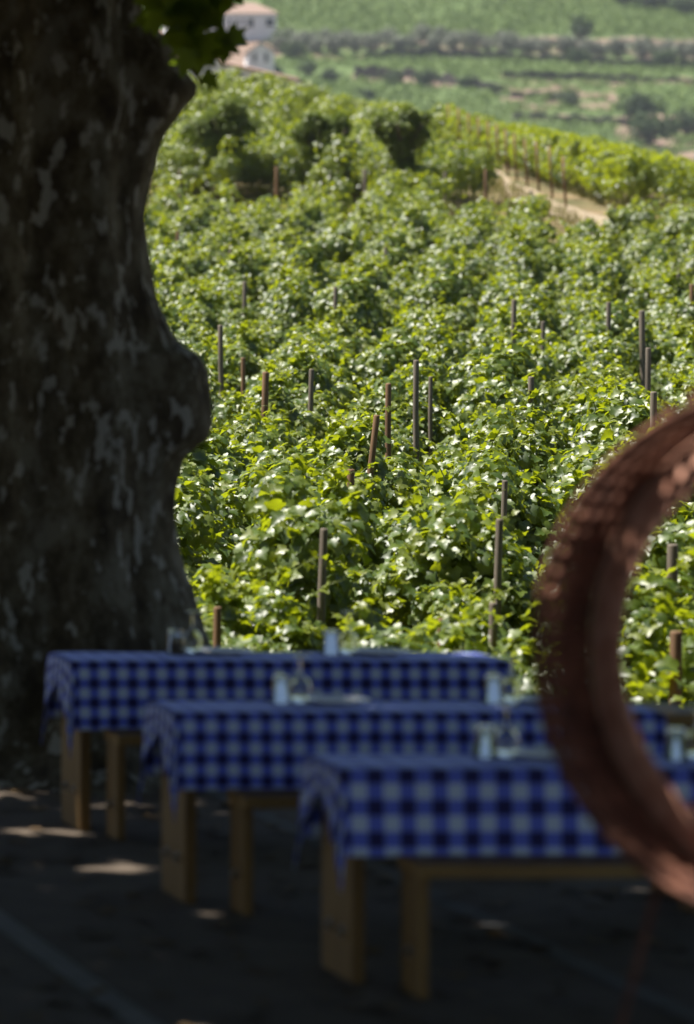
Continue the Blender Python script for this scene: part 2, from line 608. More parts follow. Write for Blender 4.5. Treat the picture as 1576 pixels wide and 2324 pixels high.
#  u, vtop, kind, radius, height above ground, lean, label
POSTS = [
    (494, 1383, 'b', .036, 1.6, 0, "short brown post beside the trunk, standing behind the back table"),
    (1003, 1410, 'b', .034, 1.45, 0, "dark brown post stub rising just behind the back table's middle"),
    (1120, 1370, 'g', .036, 1.55, 0, "grey post behind the right end of the back table"),
    (1535, 1435, 'b', .05, 1.6, 0, "thick pale brown post at the right edge, inside the hoop opening"),
    (737, 1200, 'g', .036, 1.75, -.03, "tall bare grey post in the gap between two front vine bushes"),
    (1135, 1180, 'g', .036, 1.7, -.02, "tall weathered grey post left of the rusty hoop's middle"),
    (1527, 1240, 'g', .05, 1.75, 0, "pale grey post standing inside the hoop opening"),
    (1147, 1090, 'g', .032, 1.7, -.02, "grey post half buried in leaves above the tall weathered post"),
    (797, 1065, 'b', .043, 1.75, -.01, "reddish brown post below the leaning brown post"),
    (858, 940, 'b', .048, 1.95, -.11, "long brown post leaning to the right in mid vineyard"),
    (882, 870, 'b', .05, 2.0, 0, "upright brown post directly behind the leaning post"),
    (945, 818, 'g', .052, 2.1, 0, "tall grey post right of the leaning brown post"),
    (604, 845, 'b', .062, 1.95, -.02, "brown post standing alone between trunk burl and mid vineyard"),
    (500, 738, 'g', .055, 2.0, .02, "slim grey post just right of the trunk's lower burl"),
    (552, 812, 'b', .05, 1.6, .02, "thin brown stake right of the slim grey post beside the trunk"),
    (708, 838, 'g', .05, 1.75, -.02, "dark grey post overgrown by leaves left of mid vineyard"),
    (978, 855, 'g', .04, 1.7, 0, "thin grey stake right of the tall grey post"),
    (1143, 926, 'g', .045, 1.75, 0, "grey stake sunk in leaves left of the hoop top"),
    (1206, 855, 'g', .05, 2.0, 0, "dark post standing clear above the hoop's left shoulder"),
    (1233, 730, 'g', .05, 1.8, 0, "short grey post above the one over the hoop's shoulder"),
    (1167, 680, 'g', .06, 2.1, 0, "long grey post among upper rows right of centre"),
    (1382, 685, 'g', .06, 1.9, 0, "isolated grey post in the upper right rows"),
    (1456, 705, 'g', .065, 2.2, .03, "tall post topmost of the right-hand string of posts"),
    (1472, 790, 'g', .055, 1.95, 0, "second post down the right-hand string of posts"),
    (1484, 890, 'g', .05, 2.1, 0, "lowest of the right-hand string, just above the hoop's top"),
    (1571, 645, 'b', .06, 2.0, 0, "brown post cut by the right edge in the upper rows"),
    (762, 652, 'g', .055, 2.0, 0, "thin tall post in upper rows left of centre"),
    (556, 640, 'g', .06, 1.9, 0, "post in upper rows right of the trunk's waist"),
    (524, 555, 'g', .06, 1.8, 0, "small dark post high in rows near the trunk's waist"),
    (404, 525, 'b', .06, 1.8, 0, "small brown post closest to the trunk's waist"),
    (876, 560, 'g', .06, 1.8, 0, "small post among upper rows beneath the third orchard tree"),
    (1010, 610, 'g', .05, 1.7, 0, "faint post tip right of the upper centre rows"),
    (1345, 528, 'g', .06, 1.7, 0, "pale post near the path's lower end"),
    (1540, 610, 'g', .06, 1.8, 0, "thin post high at the right beside the edge post"),
    (668, 588, 'g', .05, 1.8, 0, "little grey post amid upper rows left of centre"),
    (1011, 390, 'g', .07, 1.65, 0, "grey end post of the vine clump left of the path"),
    (1103, 385, 'b', .07, 1.9, 0, "brown end post at the path's left verge"),
    (1116, 458, 'g', .07, .9, 0, "short stub post on the grass beside the path"),
    (1205, 432, 'g', .06, .75, 0, "low marker stub at the right side of the path"),
    (408, 385, 'g', .07, 1.5, 0, "post under the leftmost orchard tree's left side"),
    (628, 378, 'b', .08, 1.6, 0, "red-topped dark post between first and second orchard trees"),
    (829, 385, 'g', .08, 1.65, 0, "post between second and third orchard trees"),
]

POST_BOTTOM = [1480, 1478, 1480, 1610, 1390, 1375, 1370, 1185, 1150, 1095, 985, 985, 945, 845, 880, 905, 910, 975, 935, 785, 765, 730, 800, 860, 960, 735, 715,
               700, 600, 565, 600, 645, 555, 640, 622]
POST_AT = []


def locate_posts():
    for (q, vb) in zip(POSTS, POST_BOTTOM):
        p = hit(q[0], q[1], q[4])
        POST_AT.append((p.x, p.y, vb))


def trim(x, y, k):
    """lower a vine that would hide a post the picture shows; None when it has to go"""
    for (px, py, vb) in POST_AT:
        if y < py + .35 and abs(x / y - px / py) * y < .62 and y > py - 14:
            g = float(ground(x, y))
            if in_frame(x, y, g + 1.45 * k)[1] < vb:
                dz = P(788, vb, y).z - g
                k2 = dz / 1.45
                if k2 < .42: return None
                k = min(k, k2)
    return k


SLOPE = 0.05


def vine_spots():
    rng = random.Random(5)
    spots = []
    locate_posts()
    for r in range(-13, 20):
        xb = -0.62 + r * 1.21
        y = 23.6 + rng.uniform(0, 0.9)
        while y < 99.5:
            x = xb + SLOPE * (y - 24) + K * y + rng.gauss(0, 0.12)
            u, vt = in_frame(x, y, float(ground(x, y)) + 1.5)
            if 1075 < u < 1395 and vt < np.interp(u, [1080, 1200, 1380], [468, 474, 518]):
                y += 1.5
                continue
            k = trim(x, y, rng.uniform(0.84, 1.18))
            if rng.random() > 0.05 and k:
                spots.append((x, y, rng.uniform(-0.14, 0.14) - .3, k))
            y += 1.5 + rng.uniform(-0.15, 0.2)
    # the bushes that open the rows right behind the tables
    for (u, vt, y) in [(515, 1262, 26.0), (600, 1258, 26.1), (870, 1345, 24.6), (935, 1372, 24.9), (1060, 1405, 24.8), (1190, 1378, 24.5), (1450, 1455, 24.4), (1565, 1425, 24.6), (1320, 1400, 24.6)]:
        p = P(u, vt, y)
        k = trim(p.x, y, min(1.2, (p.z - float(ground(p.x, y))) / 1.45))
        if k: spots.append((p.x, y, rng.uniform(-0.14, 0.14) - .3, k))
    return spots


def far_spots():
    rng = random.Random(9)
    out = []
    # hill behind the orchard trees
    for r in range(-16, 8):
        y = 113 + rng.uniform(0, 1.5)
        while y < 157:
            x = r * 1.6 + SLOPE * (y - 112) + K * y + rng.gauss(0, 0.15)
            u, v = in_frame(x, y, float(ground(x, y)) + 0.6)
            lim = np.interp(v, [180, 325, 400, 470], [900, 960, 1020, 1090])
            if u < lim and rng.random() > 0.06:
                out.append((x, y, rng.uniform(-.15, .15) - .3, rng.uniform(0.95, 1.25)))
            y += 1.6 + rng.uniform(-.2, .2)
    # clumps between the little trees
    for (u, v) in [(610, 452), (655, 450), (700, 440), (785, 455), (820, 452), (990, 462), (1035, 465), (1075, 470), (560, 448), (440, 450), (380, 452), (405, 440), (860, 465), (890, 484), (945, 490), (910, 462), (720, 452), (520, 455), (480, 458), (640, 458), (760, 462), (800, 466), (845, 470), (970, 480), (1010, 478)]:
        p = hit(u, v)
        out.append((p.x, p.y, 0.3, 1.05)); out.append((p.x + .2, p.y + 1.5, 0.3, 1.15))
    for (u, y, k) in [(868, 101.5, 1.15), (905, 100.6, 1.0), (948, 101.8, 1.2), (985, 102.5, 1.05), (705, 103.0, 1.0), (770, 103.5, 1.1)]:
        out.append((P(u, 400, y).x, y, -.2, k))
    # the row along the path
    a = [(1005, 318), (1060, 340), (1130, 372), (1200, 402), (1280, 432), (1360, 462), (1440, 482), (1520, 492), (1620, 505), (1720, 520)]
    pts = [hit(u, v) for u, v in a]
    for p, q in zip(pts, pts[1:]):
        L = (q - p).length
        n = max(1, round(L / 1.1))
        for k in range(n):
            s = p.lerp(q, (k + 0.5) / n)
            ang = math.atan2(-(q - p).x, (q - p).y)
            out.append((s.x, s.y, ang, 1.3 + rng.uniform(-.1, .15)))
            out.append((s.x + 1.6, s.y + 0.8, ang, 1.25 + rng.uniform(-.1, .15)))
            out.append((s.x + 3.2, s.y + 1.2, ang, 1.2 + rng.uniform(-.1, .15)))
    return out


def crest_ok(s):
    """keep the outline of the hilltop: vines that would rise above it are left out or lower"""
    x, y, rz, k = s
    u, v = in_frame(x, y, float(ground(x, y)))
    c = float(np.interp(u, [400, 450, 600, 680, 760, 840, 1000, 1130, 1300, 1440, 1576], [150, 160, 165, 190, 215, 235, 240, 280, 310, 340, 370]))
    tall = (v - c) / (F / y) / 1.5
    if tall < .5: return None
    return (x, y, rz, min(k, tall))


def trunk_hides(u, v):
    return u < np.interp(v, [0, 190, 300, 480, 700, 900, 1100, 1450], [300, 420, 350, 305, 350, 440, 385, 460])


def make_vines():
    protos = make_vine_prototypes()
    spots = sorted(vine_spots(), key=lambda s: s[1])
    single, rest = [], []
    for s in spots:
        x, y, rz, k = s
        u, v = in_frame(x, y, float(ground(x, y)) + 1.0)
        m = 0.55 / y * F
        vis = -m < u < 1576 + m and not trunk_hides(u + m * 0.8, v) and v < 1620
        (single if vis and len(single) < 300 else rest).append(s)
    first = []
    for i, (x, y, rz, k) in enumerate(single):
        pr = protos[i % 10]
        o = pr if i < 10 else dup(pr)
        o.location = (x, y, float(ground(x, y)))
        o.rotation_euler = (0, 0, rz)
        o.scale = (k * 1.02, 1.0, k)
        VINES.append((o, x, y))
    # every other vine, too far back to tell apart: one mass
    rng = np.random.default_rng(77)
    parts = []
    allrest = [(s, 0) for s in rest] + [(s, 1) for s in map(crest_ok, far_spots()) if s]
    for (x, y, rz, k), far in allrest:
        u, v = in_frame(x, y, float(ground(x, y)) + 1.0)
        if u < -450 or u > 2100: continue
        seen = not trunk_hides(u + 40, v)
        n = (850 if seen else 200) if y > 60 else 260
        bl = vine_blobs(rng)
        V, Fc, T = blob_leaves(SIMPLE_LEAF if y > 60 else VINE_LEAF, bl, n, 0.10 if y < 60 else 0.105, rng, 0.45, 0.6, 0.55, tint=(0.0, 0.9), face=.18)
        c, s = math.cos(rz), math.sin(rz)
        V = V * np.array([k, 1.0, k])
        V = np.stack([V[:, 0] * c - V[:, 1] * s + x, V[:, 0] * s + V[:, 1] * c + y, V[:, 2] + float(ground(x, y))], 1)
        parts.append((V, Fc, T))
    v, f, t = join(parts)
    o = link_mesh("distant_vines", np_mesh("distant_vines", v, f, t), "vine_leaf")
    tag(o, "mass of small green vines covering the upper hill around the orchard trees", "vines", kind="stuff")


def label_vines():
    """front vines singled out; the packed rest share one label per band"""
    front = sorted([w for w in VINES if w[2] < 26.2], key=lambda w: in_frame(w[1], w[2], 0)[0])
    names = ["bushy vine at the trunk's edge, behind the left place setting of the back table",
             "low vine hard by the short brown post, almost hidden behind the back table",
             "vine between the short brown post and the tall bare grey post",
             "low vine between the tall bare grey post and the dark brown stub",
             "low vine touching the left side of the dark brown stub post",
             "low vine between the dark brown stub and the grey post at the back table's end",
             "vine just left of the rusty hoop, past the back table's right end",
             "vine glimpsed behind the band of the rusty hoop",
             "sunlit vine inside the hoop opening, left of the thick brown post",
             "vine crowding the thick brown post at the right edge"]
    fs = set()
    for k, (o, x, y) in enumerate(front[:len(names)]):
        tag(o, names[k], "grapevine", "vines in the front row")
        fs.add(o.name)
    for (o, x, y) in VINES:
        if o.name in fs: continue
        if y < 42:
            tag(o, "leafy grapevine in the sharp nearer rows of the sunlit vineyard", "grapevine", "vines of the nearer rows")
        elif y < 62:
            tag(o, "leafy grapevine in the packed middle rows of the sunlit vineyard", "grapevine", "vines of the middle rows")
        else:
            tag(o, "small grapevine in the soft upper rows below the orchard trees", "grapevine", "vines of the upper rows")


def make_posts():
    cache = {}
    for (u, v, kd, r, h, lean, lab) in POSTS:
        p = hit(u, v, h)
        z = float(ground(p.x, p.y))
        key = (kd, len(cache) % 1)
        bm = bmesh.new()
        n = 12
        r *= .70 if p.y < 35 else .58
        tube(bm, [(0, 0, -0.2), (0.004, 0, 0.4 * h), (-0.003, 0.004, 0.75 * h), (0, 0, h - .015), (0, 0, h)],
             [r * 1.05, r, r * .97, r * .94, r * .8], n)
        o = bm_obj("vine_post", bm, "post_brown" if kd == 'b' else "post_grey", None, True)
        o.data.polygons.foreach_set("use_smooth", [len(q.vertices) == 4 for q in o.data.polygons])
        o.location = (p.x - lean * h * 0, p.y, z)
        o.rotation_euler = (0.0, -lean * -1.0 if False else lean * -1.0, random.uniform(0, .3))
        # keep the top where the picture shows it
        top = o.rotation_euler.to_matrix() @ Vector((0, 0, h))
        o.location.x -= top.x
        tag(o, lab, "post", "wooden vineyard posts")
    # posts of the row along the path
    a = [(1022, 330), (1045, 342), (1068, 355), (1090, 366), (1112, 376), (1132, 386), (1152, 398), (1172, 410), (1196, 424), (1222, 432), (1252, 446), (1283, 474)]
    ph = [1.75] * 12
    for k, (u, v) in enumerate(a):
        p = hit(u, v)
        h = 1.4
        bm = bmesh.new()
        tube(bm, [(0, 0, -.2), (0, 0, h * .5), (0.0, 0, h)], [.038, .036, .034], 8)
        o = bm_obj("row_post", bm, "post_brown", None, True)
        o.location = (p.x - 0.1, p.y - .35, float(ground(p.x, p.y)))
        o.rotation_euler = (0, -0.06, 0)
        if k in (0, 11):
            lab = ["farthest post of the row along the path, beside the third orchard tree", "nearest and tallest brown post of the row along the path"][k // 11]
        else:
            lab = "brown post in the evenly spaced row beside the path"
        tag(o, lab, "post", "posts of the row beside the path")
    # green wires on that row
    for k, hh in enumerate((0.65, 1.05)):
        bm = bmesh.new()
        pts = []
        for (u, v) in a:
            p = hit(u, v)
            pts.append((p.x - .1 - .06 * hh, p.y - .43, float(ground(p.x, p.y)) + hh))
        tube(bm, pts, 0.006, 5)
        tag(bm_obj("trellis_wire", bm, "wire", None, True),
            ["lower green trellis wire strung along the posts beside the path", "upper green trellis wire strung along the posts beside the path"][k], "wire", "trellis wires beside the path")


def make_grass():
    rng = np.random.default_rng(3)
    n = 16000
    y = 22.3 + (rng.random(n) ** 1.3) * 26
    x = (rng.random(n) - 0.5) * 0.21 * y + 0.01 * y + K * y
    z = ground(x, y)
    keep = np.sin(x * 2.1 + np.sin(y * 1.3) * 2) + rng.normal(0, .6, n) > -0.3
    x, y, z = x[keep], y[keep], z[keep]
    n = len(x)
    tip = np.stack([rng.normal(0, .35, n), rng.normal(0, .35, n), np.ones(n)], 1)
    nr = unit(n, rng) * np.array([1, 1, .1])
    bl = (np.array([(-.05, 0, 0), (.05, 0, 0), (.03, .6, 0.05), (0, 1, .2), (-.03, .6, .05)]), np.array([(0, 1, 2), (0, 2, 4), (4, 2, 3)]))
    V, Fc, T = scatter(bl, np.stack([x, y, z - .01], 1), nr, tip, rng.uniform(.10, .32, n), rng.random(n))
    # the grassy verges beside the path
    m = 9000
    pts = []
    for k in range(60):
        t = k / 59
        u = 1000 + 420 * t
        pts.append(hit(u, 325 + 190 * t ** 0.9))
    c = np.array([[p.x, p.y] for p in pts])
    i = rng.integers(0, 60, m)
    x2 = c[i, 0] + rng.normal(0, 1.1, m)
    y2 = c[i, 1] + rng.normal(0, 1.5, m)
    away = np.abs(x2 - np.interp(y2, c[::-1, 1], c[::-1, 0])) > 0.75
    x2, y2 = x2[away], y2[away]
    m = len(x2)
    tip = np.stack([rng.normal(0, .35, m), rng.normal(0, .35, m), np.ones(m)], 1)
    W = scatter(bl, np.stack([x2, y2, ground(x2, y2) - .01], 1), unit(m, rng) * np.array([1, 1, .1]), tip, rng.uniform(.15, .4, m), .4 + .6 * rng.random(m))
    m = 5000
    y3 = rng.uniform(97, 112, m); x3 = rng.uniform(-8, 4, m) + K * y3
    tip = np.stack([rng.normal(0, .35, m), rng.normal(0, .35, m), np.ones(m)], 1)
    Q = scatter(bl, np.stack([x3, y3, ground(x3, y3) - .01], 1), unit(m, rng) * np.array([1, 1, .1]), tip, rng.uniform(.15, .4, m), .4 + .6 * rng.random(m))
    V, Fc, T = join([(V, Fc, T), W, Q])
    tag(link_mesh("grass", np_mesh("grass", V, Fc, T), "grass_blade"), "dry grass and weeds between the vine rows and beside the path", "grass", kind="stuff")


# ------------------------------------------------------------------ orchard trees
def make_orchard():
    rng = np.random.default_rng(21)
    specs = [(503, 462, 505, 290, 205, 125, "leftmost of the three round orchard trees, nearest the plane trunk"),
             (735, 462, 738, 312, 165, 115, "middle of the three round orchard trees, smallest crown"),
             (918, 490, 915, 298, 155, 118, "rightmost of the three round orchard trees, beside the path")]
    for (bu, bv, cu, cv, w, h, lab) in specs:
        b = hit(bu, bv)
        s = F / b.y
        root = empty("orchard_tree", (b.x, b.y, float(ground(b.x, b.y))))
        tag(root, lab, "tree", "little trees at the top of the vineyard")
        c = P(cu, cv, b.y) - root.location
        rw, rh = w / s / 2, h / s / 2
        bl = []
        for k in range(26):
            d = unit(1, rng)[0]
            q = rng.uniform(.35, .8)
            fl = .62 + .45 * (d[2] * q + .5)
            bl.append((c.x + d[0] * rw * q * fl, d[1] * rw * q * fl, c.z + d[2] * rh * q * 1.1, rng.uniform(.14, .34) * rw))
        for k in range(9):
            t = k / 8
            bl.append((c.x * (1 - t) + rng.normal(0, .1), rng.normal(0, .1), c.z - rh * .5 - t * (c.z - rh * .5 - .5), (.30 - .13 * t) * rw))
        V, Fc, T = blob_leaves(SIMPLE_LEAF, bl, 11000, 0.10, rng, .5, .8, .3, tint=(0, 1))
        link_mesh("crown", np_mesh("crown", V, Fc, T), "orchard_leaf", root)
        bm = bmesh.new()
        z0 = c.z - rh * .7
        tube(bm, [(0, 0, -.2), (.03, 0, z0 * .5), (c.x * .6, 0, z0), (c.x, 0, c.z)], [.13, .11, .09, .04], 9)
        for k in range(6):
            a = k * 1.05
            tube(bm, [(c.x * .6, 0, z0), (c.x + .4 * rw * math.cos(a), .4 * rw * math.sin(a), c.z - .3 * rh), (c.x + .75 * rw * math.cos(a), .75 * rw * math.sin(a), c.z + .3 * rh)], [.05, .035, .012], 6)
        bm_obj("trunk", bm, "vine_bark", root, True)


# ------------------------------------------------------------------ terrace and furniture
TH = 0.0
EX = Vector((math.cos(TH), math.sin(TH), 0))
EY = Vector((-math.sin(TH), math.cos(TH), 0))


def make_terrace():
    bm = bmesh.new()
    box(bm, -30, 30, -25, 22.2, -1.6, 0.0)
    tag(bm_obj("terrace", bm, "concrete"), kind="structure")
    rng = np.random.default_rng(15)
    n = 1300
    y = rng.uniform(10, 22, n)
    x = K * y + rng.uniform(-3, 3, n)
    pos = np.stack([x, y, np.full(n, .012)], 1)
    V, Fc, T = scatter(PLANE_LEAF, pos, np.array([0, 0, 1.]) + unit(n, rng) * .25, unit(n, rng) * np.array([1, 1, .1]), rng.uniform(.03, .11, n), rng.random(n))
    V[:, 2] = np.maximum(V[:, 2], .005)
    tag(link_mesh("fallen_leaves", np_mesh("fallen_leaves", V, Fc, T), "dry_leaf"), "dry fallen leaves scattered over the dark terrace floor", "leaves", kind="stuff")
    # pale joint strips laid in the paving
    d = Vector((-0.005, 1, 0)).normalized()
    n = Vector((d.y, -d.x, 0))
    p0 = onz(0, 2090, 0)
    for k in range(-4, 6):
        bm = bmesh.new()
        c = p0 + n * (1.87 * k)
        w = 0.055
        vs = []
        t0, t1 = (-24 - c.y) / d.y, (22.15 - c.y) / d.y
        q0, q1 = c + d * t0, c + d * t1
        a = [q0 - n * w, q0 + n * w, q1 + n * w, q1 - n * w]
        bm.faces.new([bm.verts.new((p.x, p.y, 0.004)) for p in a])
        tag(bm_obj("paving_strip", bm, "pale_strip" if k == 0 else "darker_strip"), kind="structure")


def slab_leg(x, y0, y1, h, t):
    bm = bmesh.new()
    box(bm, x, x + t, y0, y1, 0, h)
    return bm


def bolt_bm(x, y, z):
    bm = bmesh.new()
    tube(bm, [(x, y, z), (x - .006, y, z)], .022, 12)
    tube(bm, [(x - .006, y, z), (x - .02, y, z)], .012, 6)
    return bm


def make_table(fl, L, label, cloth_mat, clabel, cl0, cl1, endhang=0.27):
    """fl: front-left corner of the cloth top (z = .76); L: length of the plank top"""
    W = 0.43
    root = empty("plank_table", (fl.x, fl.y, 0), TH)
    tag(root, label, "table", "plank tables under checked cloths")
    bm = bmesh.new()
    n = 4
    for k in range(n):
        w = W / n
        box(bm, 0, L, k * w + .002, (k + 1) * w - .002, .71, .752)
    bm_obj("tabletop", bm, "wood", root, bevel=.003)
    for x in (.035, L - .095):
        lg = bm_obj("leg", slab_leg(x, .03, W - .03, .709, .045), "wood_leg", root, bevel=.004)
        for y in (.14, W - .14):
            bo = bm_obj("bolt", bolt_bm(x - .0005, y, .17), "steel", root)
            bo.parent = lg
    # the cloth
    rng = random.Random(int(L * 1000) + int(fl.x * 100))
    side = .305
    cx0, cx1 = cl0, cl1
    X = np.linspace(cx0 - endhang, cx1 + endhang, 150)
    Y = np.linspace(-side, W + side, 84)
    ph = [rng.uniform(0, 6.28) for _ in range(6)]
    verts, uvs = [], []
    top = .757
    for yy in Y:
        for xx in X:
            lift = min(1.0, abs(yy - W / 2) / (W / 2)) ** .9      # the end flap is short in the middle, long at its corners
            kk = .36 + .64 * lift
            ea = (min(xx - cx0, 0) + max(xx - cx1, 0)) * kk
            eb = min(yy, 0) + max(yy - W, 0)
            x = min(max(xx, cx0), cx1); y = min(max(yy, 0), W)
            z = top
            wave = .012 * math.sin(xx * 9 + ph[0]) + .008 * math.sin(xx * 23 + ph[1])
            wave2 = .012 * math.sin(yy * 11 + ph[2]) + .008 * math.sin(yy * 25 + ph[3])
            if ea and not eb:
                e = abs(ea)
                z -= e * .97
                x += math.copysign(.012 + .15 * e * (1 + wave2 * 30) * .5, ea)
            elif eb and not ea:
                e = abs(eb)
                z -= e * .985
                y += math.copysign(.012 + e * (.06 + wave * 2.2), eb)
            elif ea and eb:
                rho = math.hypot(ea, eb)
                phi = math.atan2(abs(eb), abs(ea))
                # a corner gathers into one hanging fold pushed outwards
                fold = math.sin(2 * phi)
                z -= rho * (.95 + .10 * fold)
                out = .012 + .05 * rho + .07 * rho * fold
                x += math.copysign(out * math.cos(phi) * (1 - .3 * fold), ea)
                y += math.copysign(out * math.sin(phi) + .02 * fold * math.sin(rho * 20), eb)
            else:
                z += .0015 * math.sin(xx * 13 + ph[4]) * math.sin(yy * 17 + ph[5])
            verts.append((x, y, z)); uvs.append((xx + 5.013, yy + 5.02))
    nx, ny = len(X), len(Y)
    i, j = np.meshgrid(np.arange(nx - 1), np.arange(ny - 1))
    a = (j * nx + i).ravel()
    f = np.stack([a, a + 1, a + 1 + nx, a + nx], 1)
    me = np_mesh("tablecloth", np.array(verts), f)
    uvl = me.uv_layers.new(name="UVMap")
    uv = np.array(uvs, dtype=np.float32)[f.ravel()]
    uvl.data.foreach_set("uv", uv.ravel())
    o = link_mesh("tablecloth", me, cloth_mat)
    so = o.modifiers.new("thickness", 'SOLIDIFY'); so.thickness = .0025; so.offset = 1
    o.location = (fl.x, fl.y, 0)
    o.rotation_euler = (0, 0, TH)
    tag(o, clabel, "tablecloth", "blue checked tablecloths")
    return root


def make_bench(fl, x, L, label):
    root = empty("bench", fl + EX * x + EY * (-.30), TH)
    root.location.z = 0
    tag(root, label, "bench", "plank benches in front of the tables")
    bm = bmesh.new()
    box(bm, 0, L, 0, .126, .42, .465); box(bm, 0, L, .13, .256, .42, .465)
    bm_obj("seat", bm, "wood", root, bevel=.004)
    for q in (.004, L - .04):
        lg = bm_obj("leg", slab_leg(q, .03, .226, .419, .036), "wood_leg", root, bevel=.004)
        bo = bm_obj("bolt", bolt_bm(q - .0005, .13, .15), "steel", lg)


GL = {}


def make_glass_meshes():
    # tumbler, standing mouth down
    bm = bmesh.new()
    lathe(bm, [(0, .112), (.030, .112), (.032, .108), (.0405, .002), (.0395, 0), (.038, .002), (.030, .098), (.0, .100)], 28)
    GL['t'] = bm
    bm = bmesh.new()
    lathe(bm, [(.033, .0), (.034, .001), (.041, .03), (.043, .055), (.036, .085), (.018, .105), (.0045, .112),
               (.004, .111), (.016, .102), (.0345, .083), (.0415, .055), (.0395, .03), (.0322, .001), (.033, .0)], 28)
    GL['bowl'] = bm
    bm = bmesh.new()
    lathe(bm, [(0, .1135), (.0042, .1135), (.0036, .13), (.0036, .17), (.005, .182), (0, .182)], 16)
    GL['stem'] = bm
    bm = bmesh.new()
    lathe(bm, [(0, .1825), (.012, .1825), (.034, .187), (.035, .189), (.034, .1905), (0, .1905)], 28)
    GL['foot'] = bm
    bm = bmesh.new()
    lathe(bm, [(0, 0), (.075, 0), (.08, .004), (.13, .018), (.135, .020), (.134, .022), (.128, .021), (.08, .008), (0, .006)], 40)
    GL['plate'] = bm


def setting(fl, x, y, where, rng, plate_dx=.21):
    def at(dx, dy): 
        p = fl + EX * (x + dx) + EY * (y + dy)
        return Vector((p.x, p.y, .7605))
    for k, (nm, key) in enumerate((("drinking_glass", 't'),)):
        o = bm_obj(nm, GL['t'].copy(), "glass", None, True)
        o.location = at(0, 0)
        tag(o, "upturned clear tumbler " + where, "glass", "upturned tumblers on the tables")
    r = empty("wine_glass", at(.085, .03))
    tag(r, "upside-down stemmed wine glass " + where, "wine glass", "upturned wine glasses on the tables")
    for k in ('bowl', 'stem', 'foot'):
        bm_obj(k, GL[k].copy(), "glass", r, True)
    o = bm_obj("plate", GL['plate'].copy(), "porcelain", None, True)
    o.location = at(plate_dx, -.02)
    tag(o, "pale dinner plate " + where, "plate", "dinner plates on the tables")


def make_furniture():
    gingham("cloth_small_check", .086)
    gingham("cloth_large_check", .113)
    f1 = onz(169, 1500, .76)
    f2 = onz(405, 1616, .76)
    f3 = onz(783, 1744, .76)
    make_table(f1, 1.92, "back plank table beside the plane tree trunk", "cloth_small_check",
               "blue checked cloth on the back table, against the trunk", -.005, 1.925)
    make_table(f2, 2.10, "middle plank table with a bare wooden right end", "cloth_small_check",
               "blue checked cloth on the middle table, stopping short of its right end", -.005, 1.90)
    make_table(f3, 2.05, "front plank table nearest the camera, behind the rusty hoop", "cloth_large_check",
               "larger blue checks on the front table's cloth, crossed by the hoop", -.005, 2.055)
    make_bench(f1, .12, 1.8, "bench in front of the back table, lit orange on its left leg")
    make_bench(f2, .18, 1.8, "bench in front of the middle table")
    make_bench(f3, .17, 1.8, "nearest bench, in front of the front table under the hoop")
    make_glass_meshes()
    rng = random.Random(4)

    def place(fl, u, v, where):
        p = onz(u, v, .76)
        d = p - fl
        setting(fl, d.dot(EX), min(max(d.dot(EY), .11), .32), where, rng)
    place(f1, 392, 1482, "on the back table before the trunk")
    place(f1, 752, 1486, "at the middle of the back table")
    place(f2, 628, 1592, "left on the middle table")
    place(f2, 1108, 1592, "right on the middle table, beside the hoop")
    place(f3, 1094, 1716, "on the front table, left of the hoop")
    place(f3, 1536, 1724, "on the front table, inside the hoop opening")


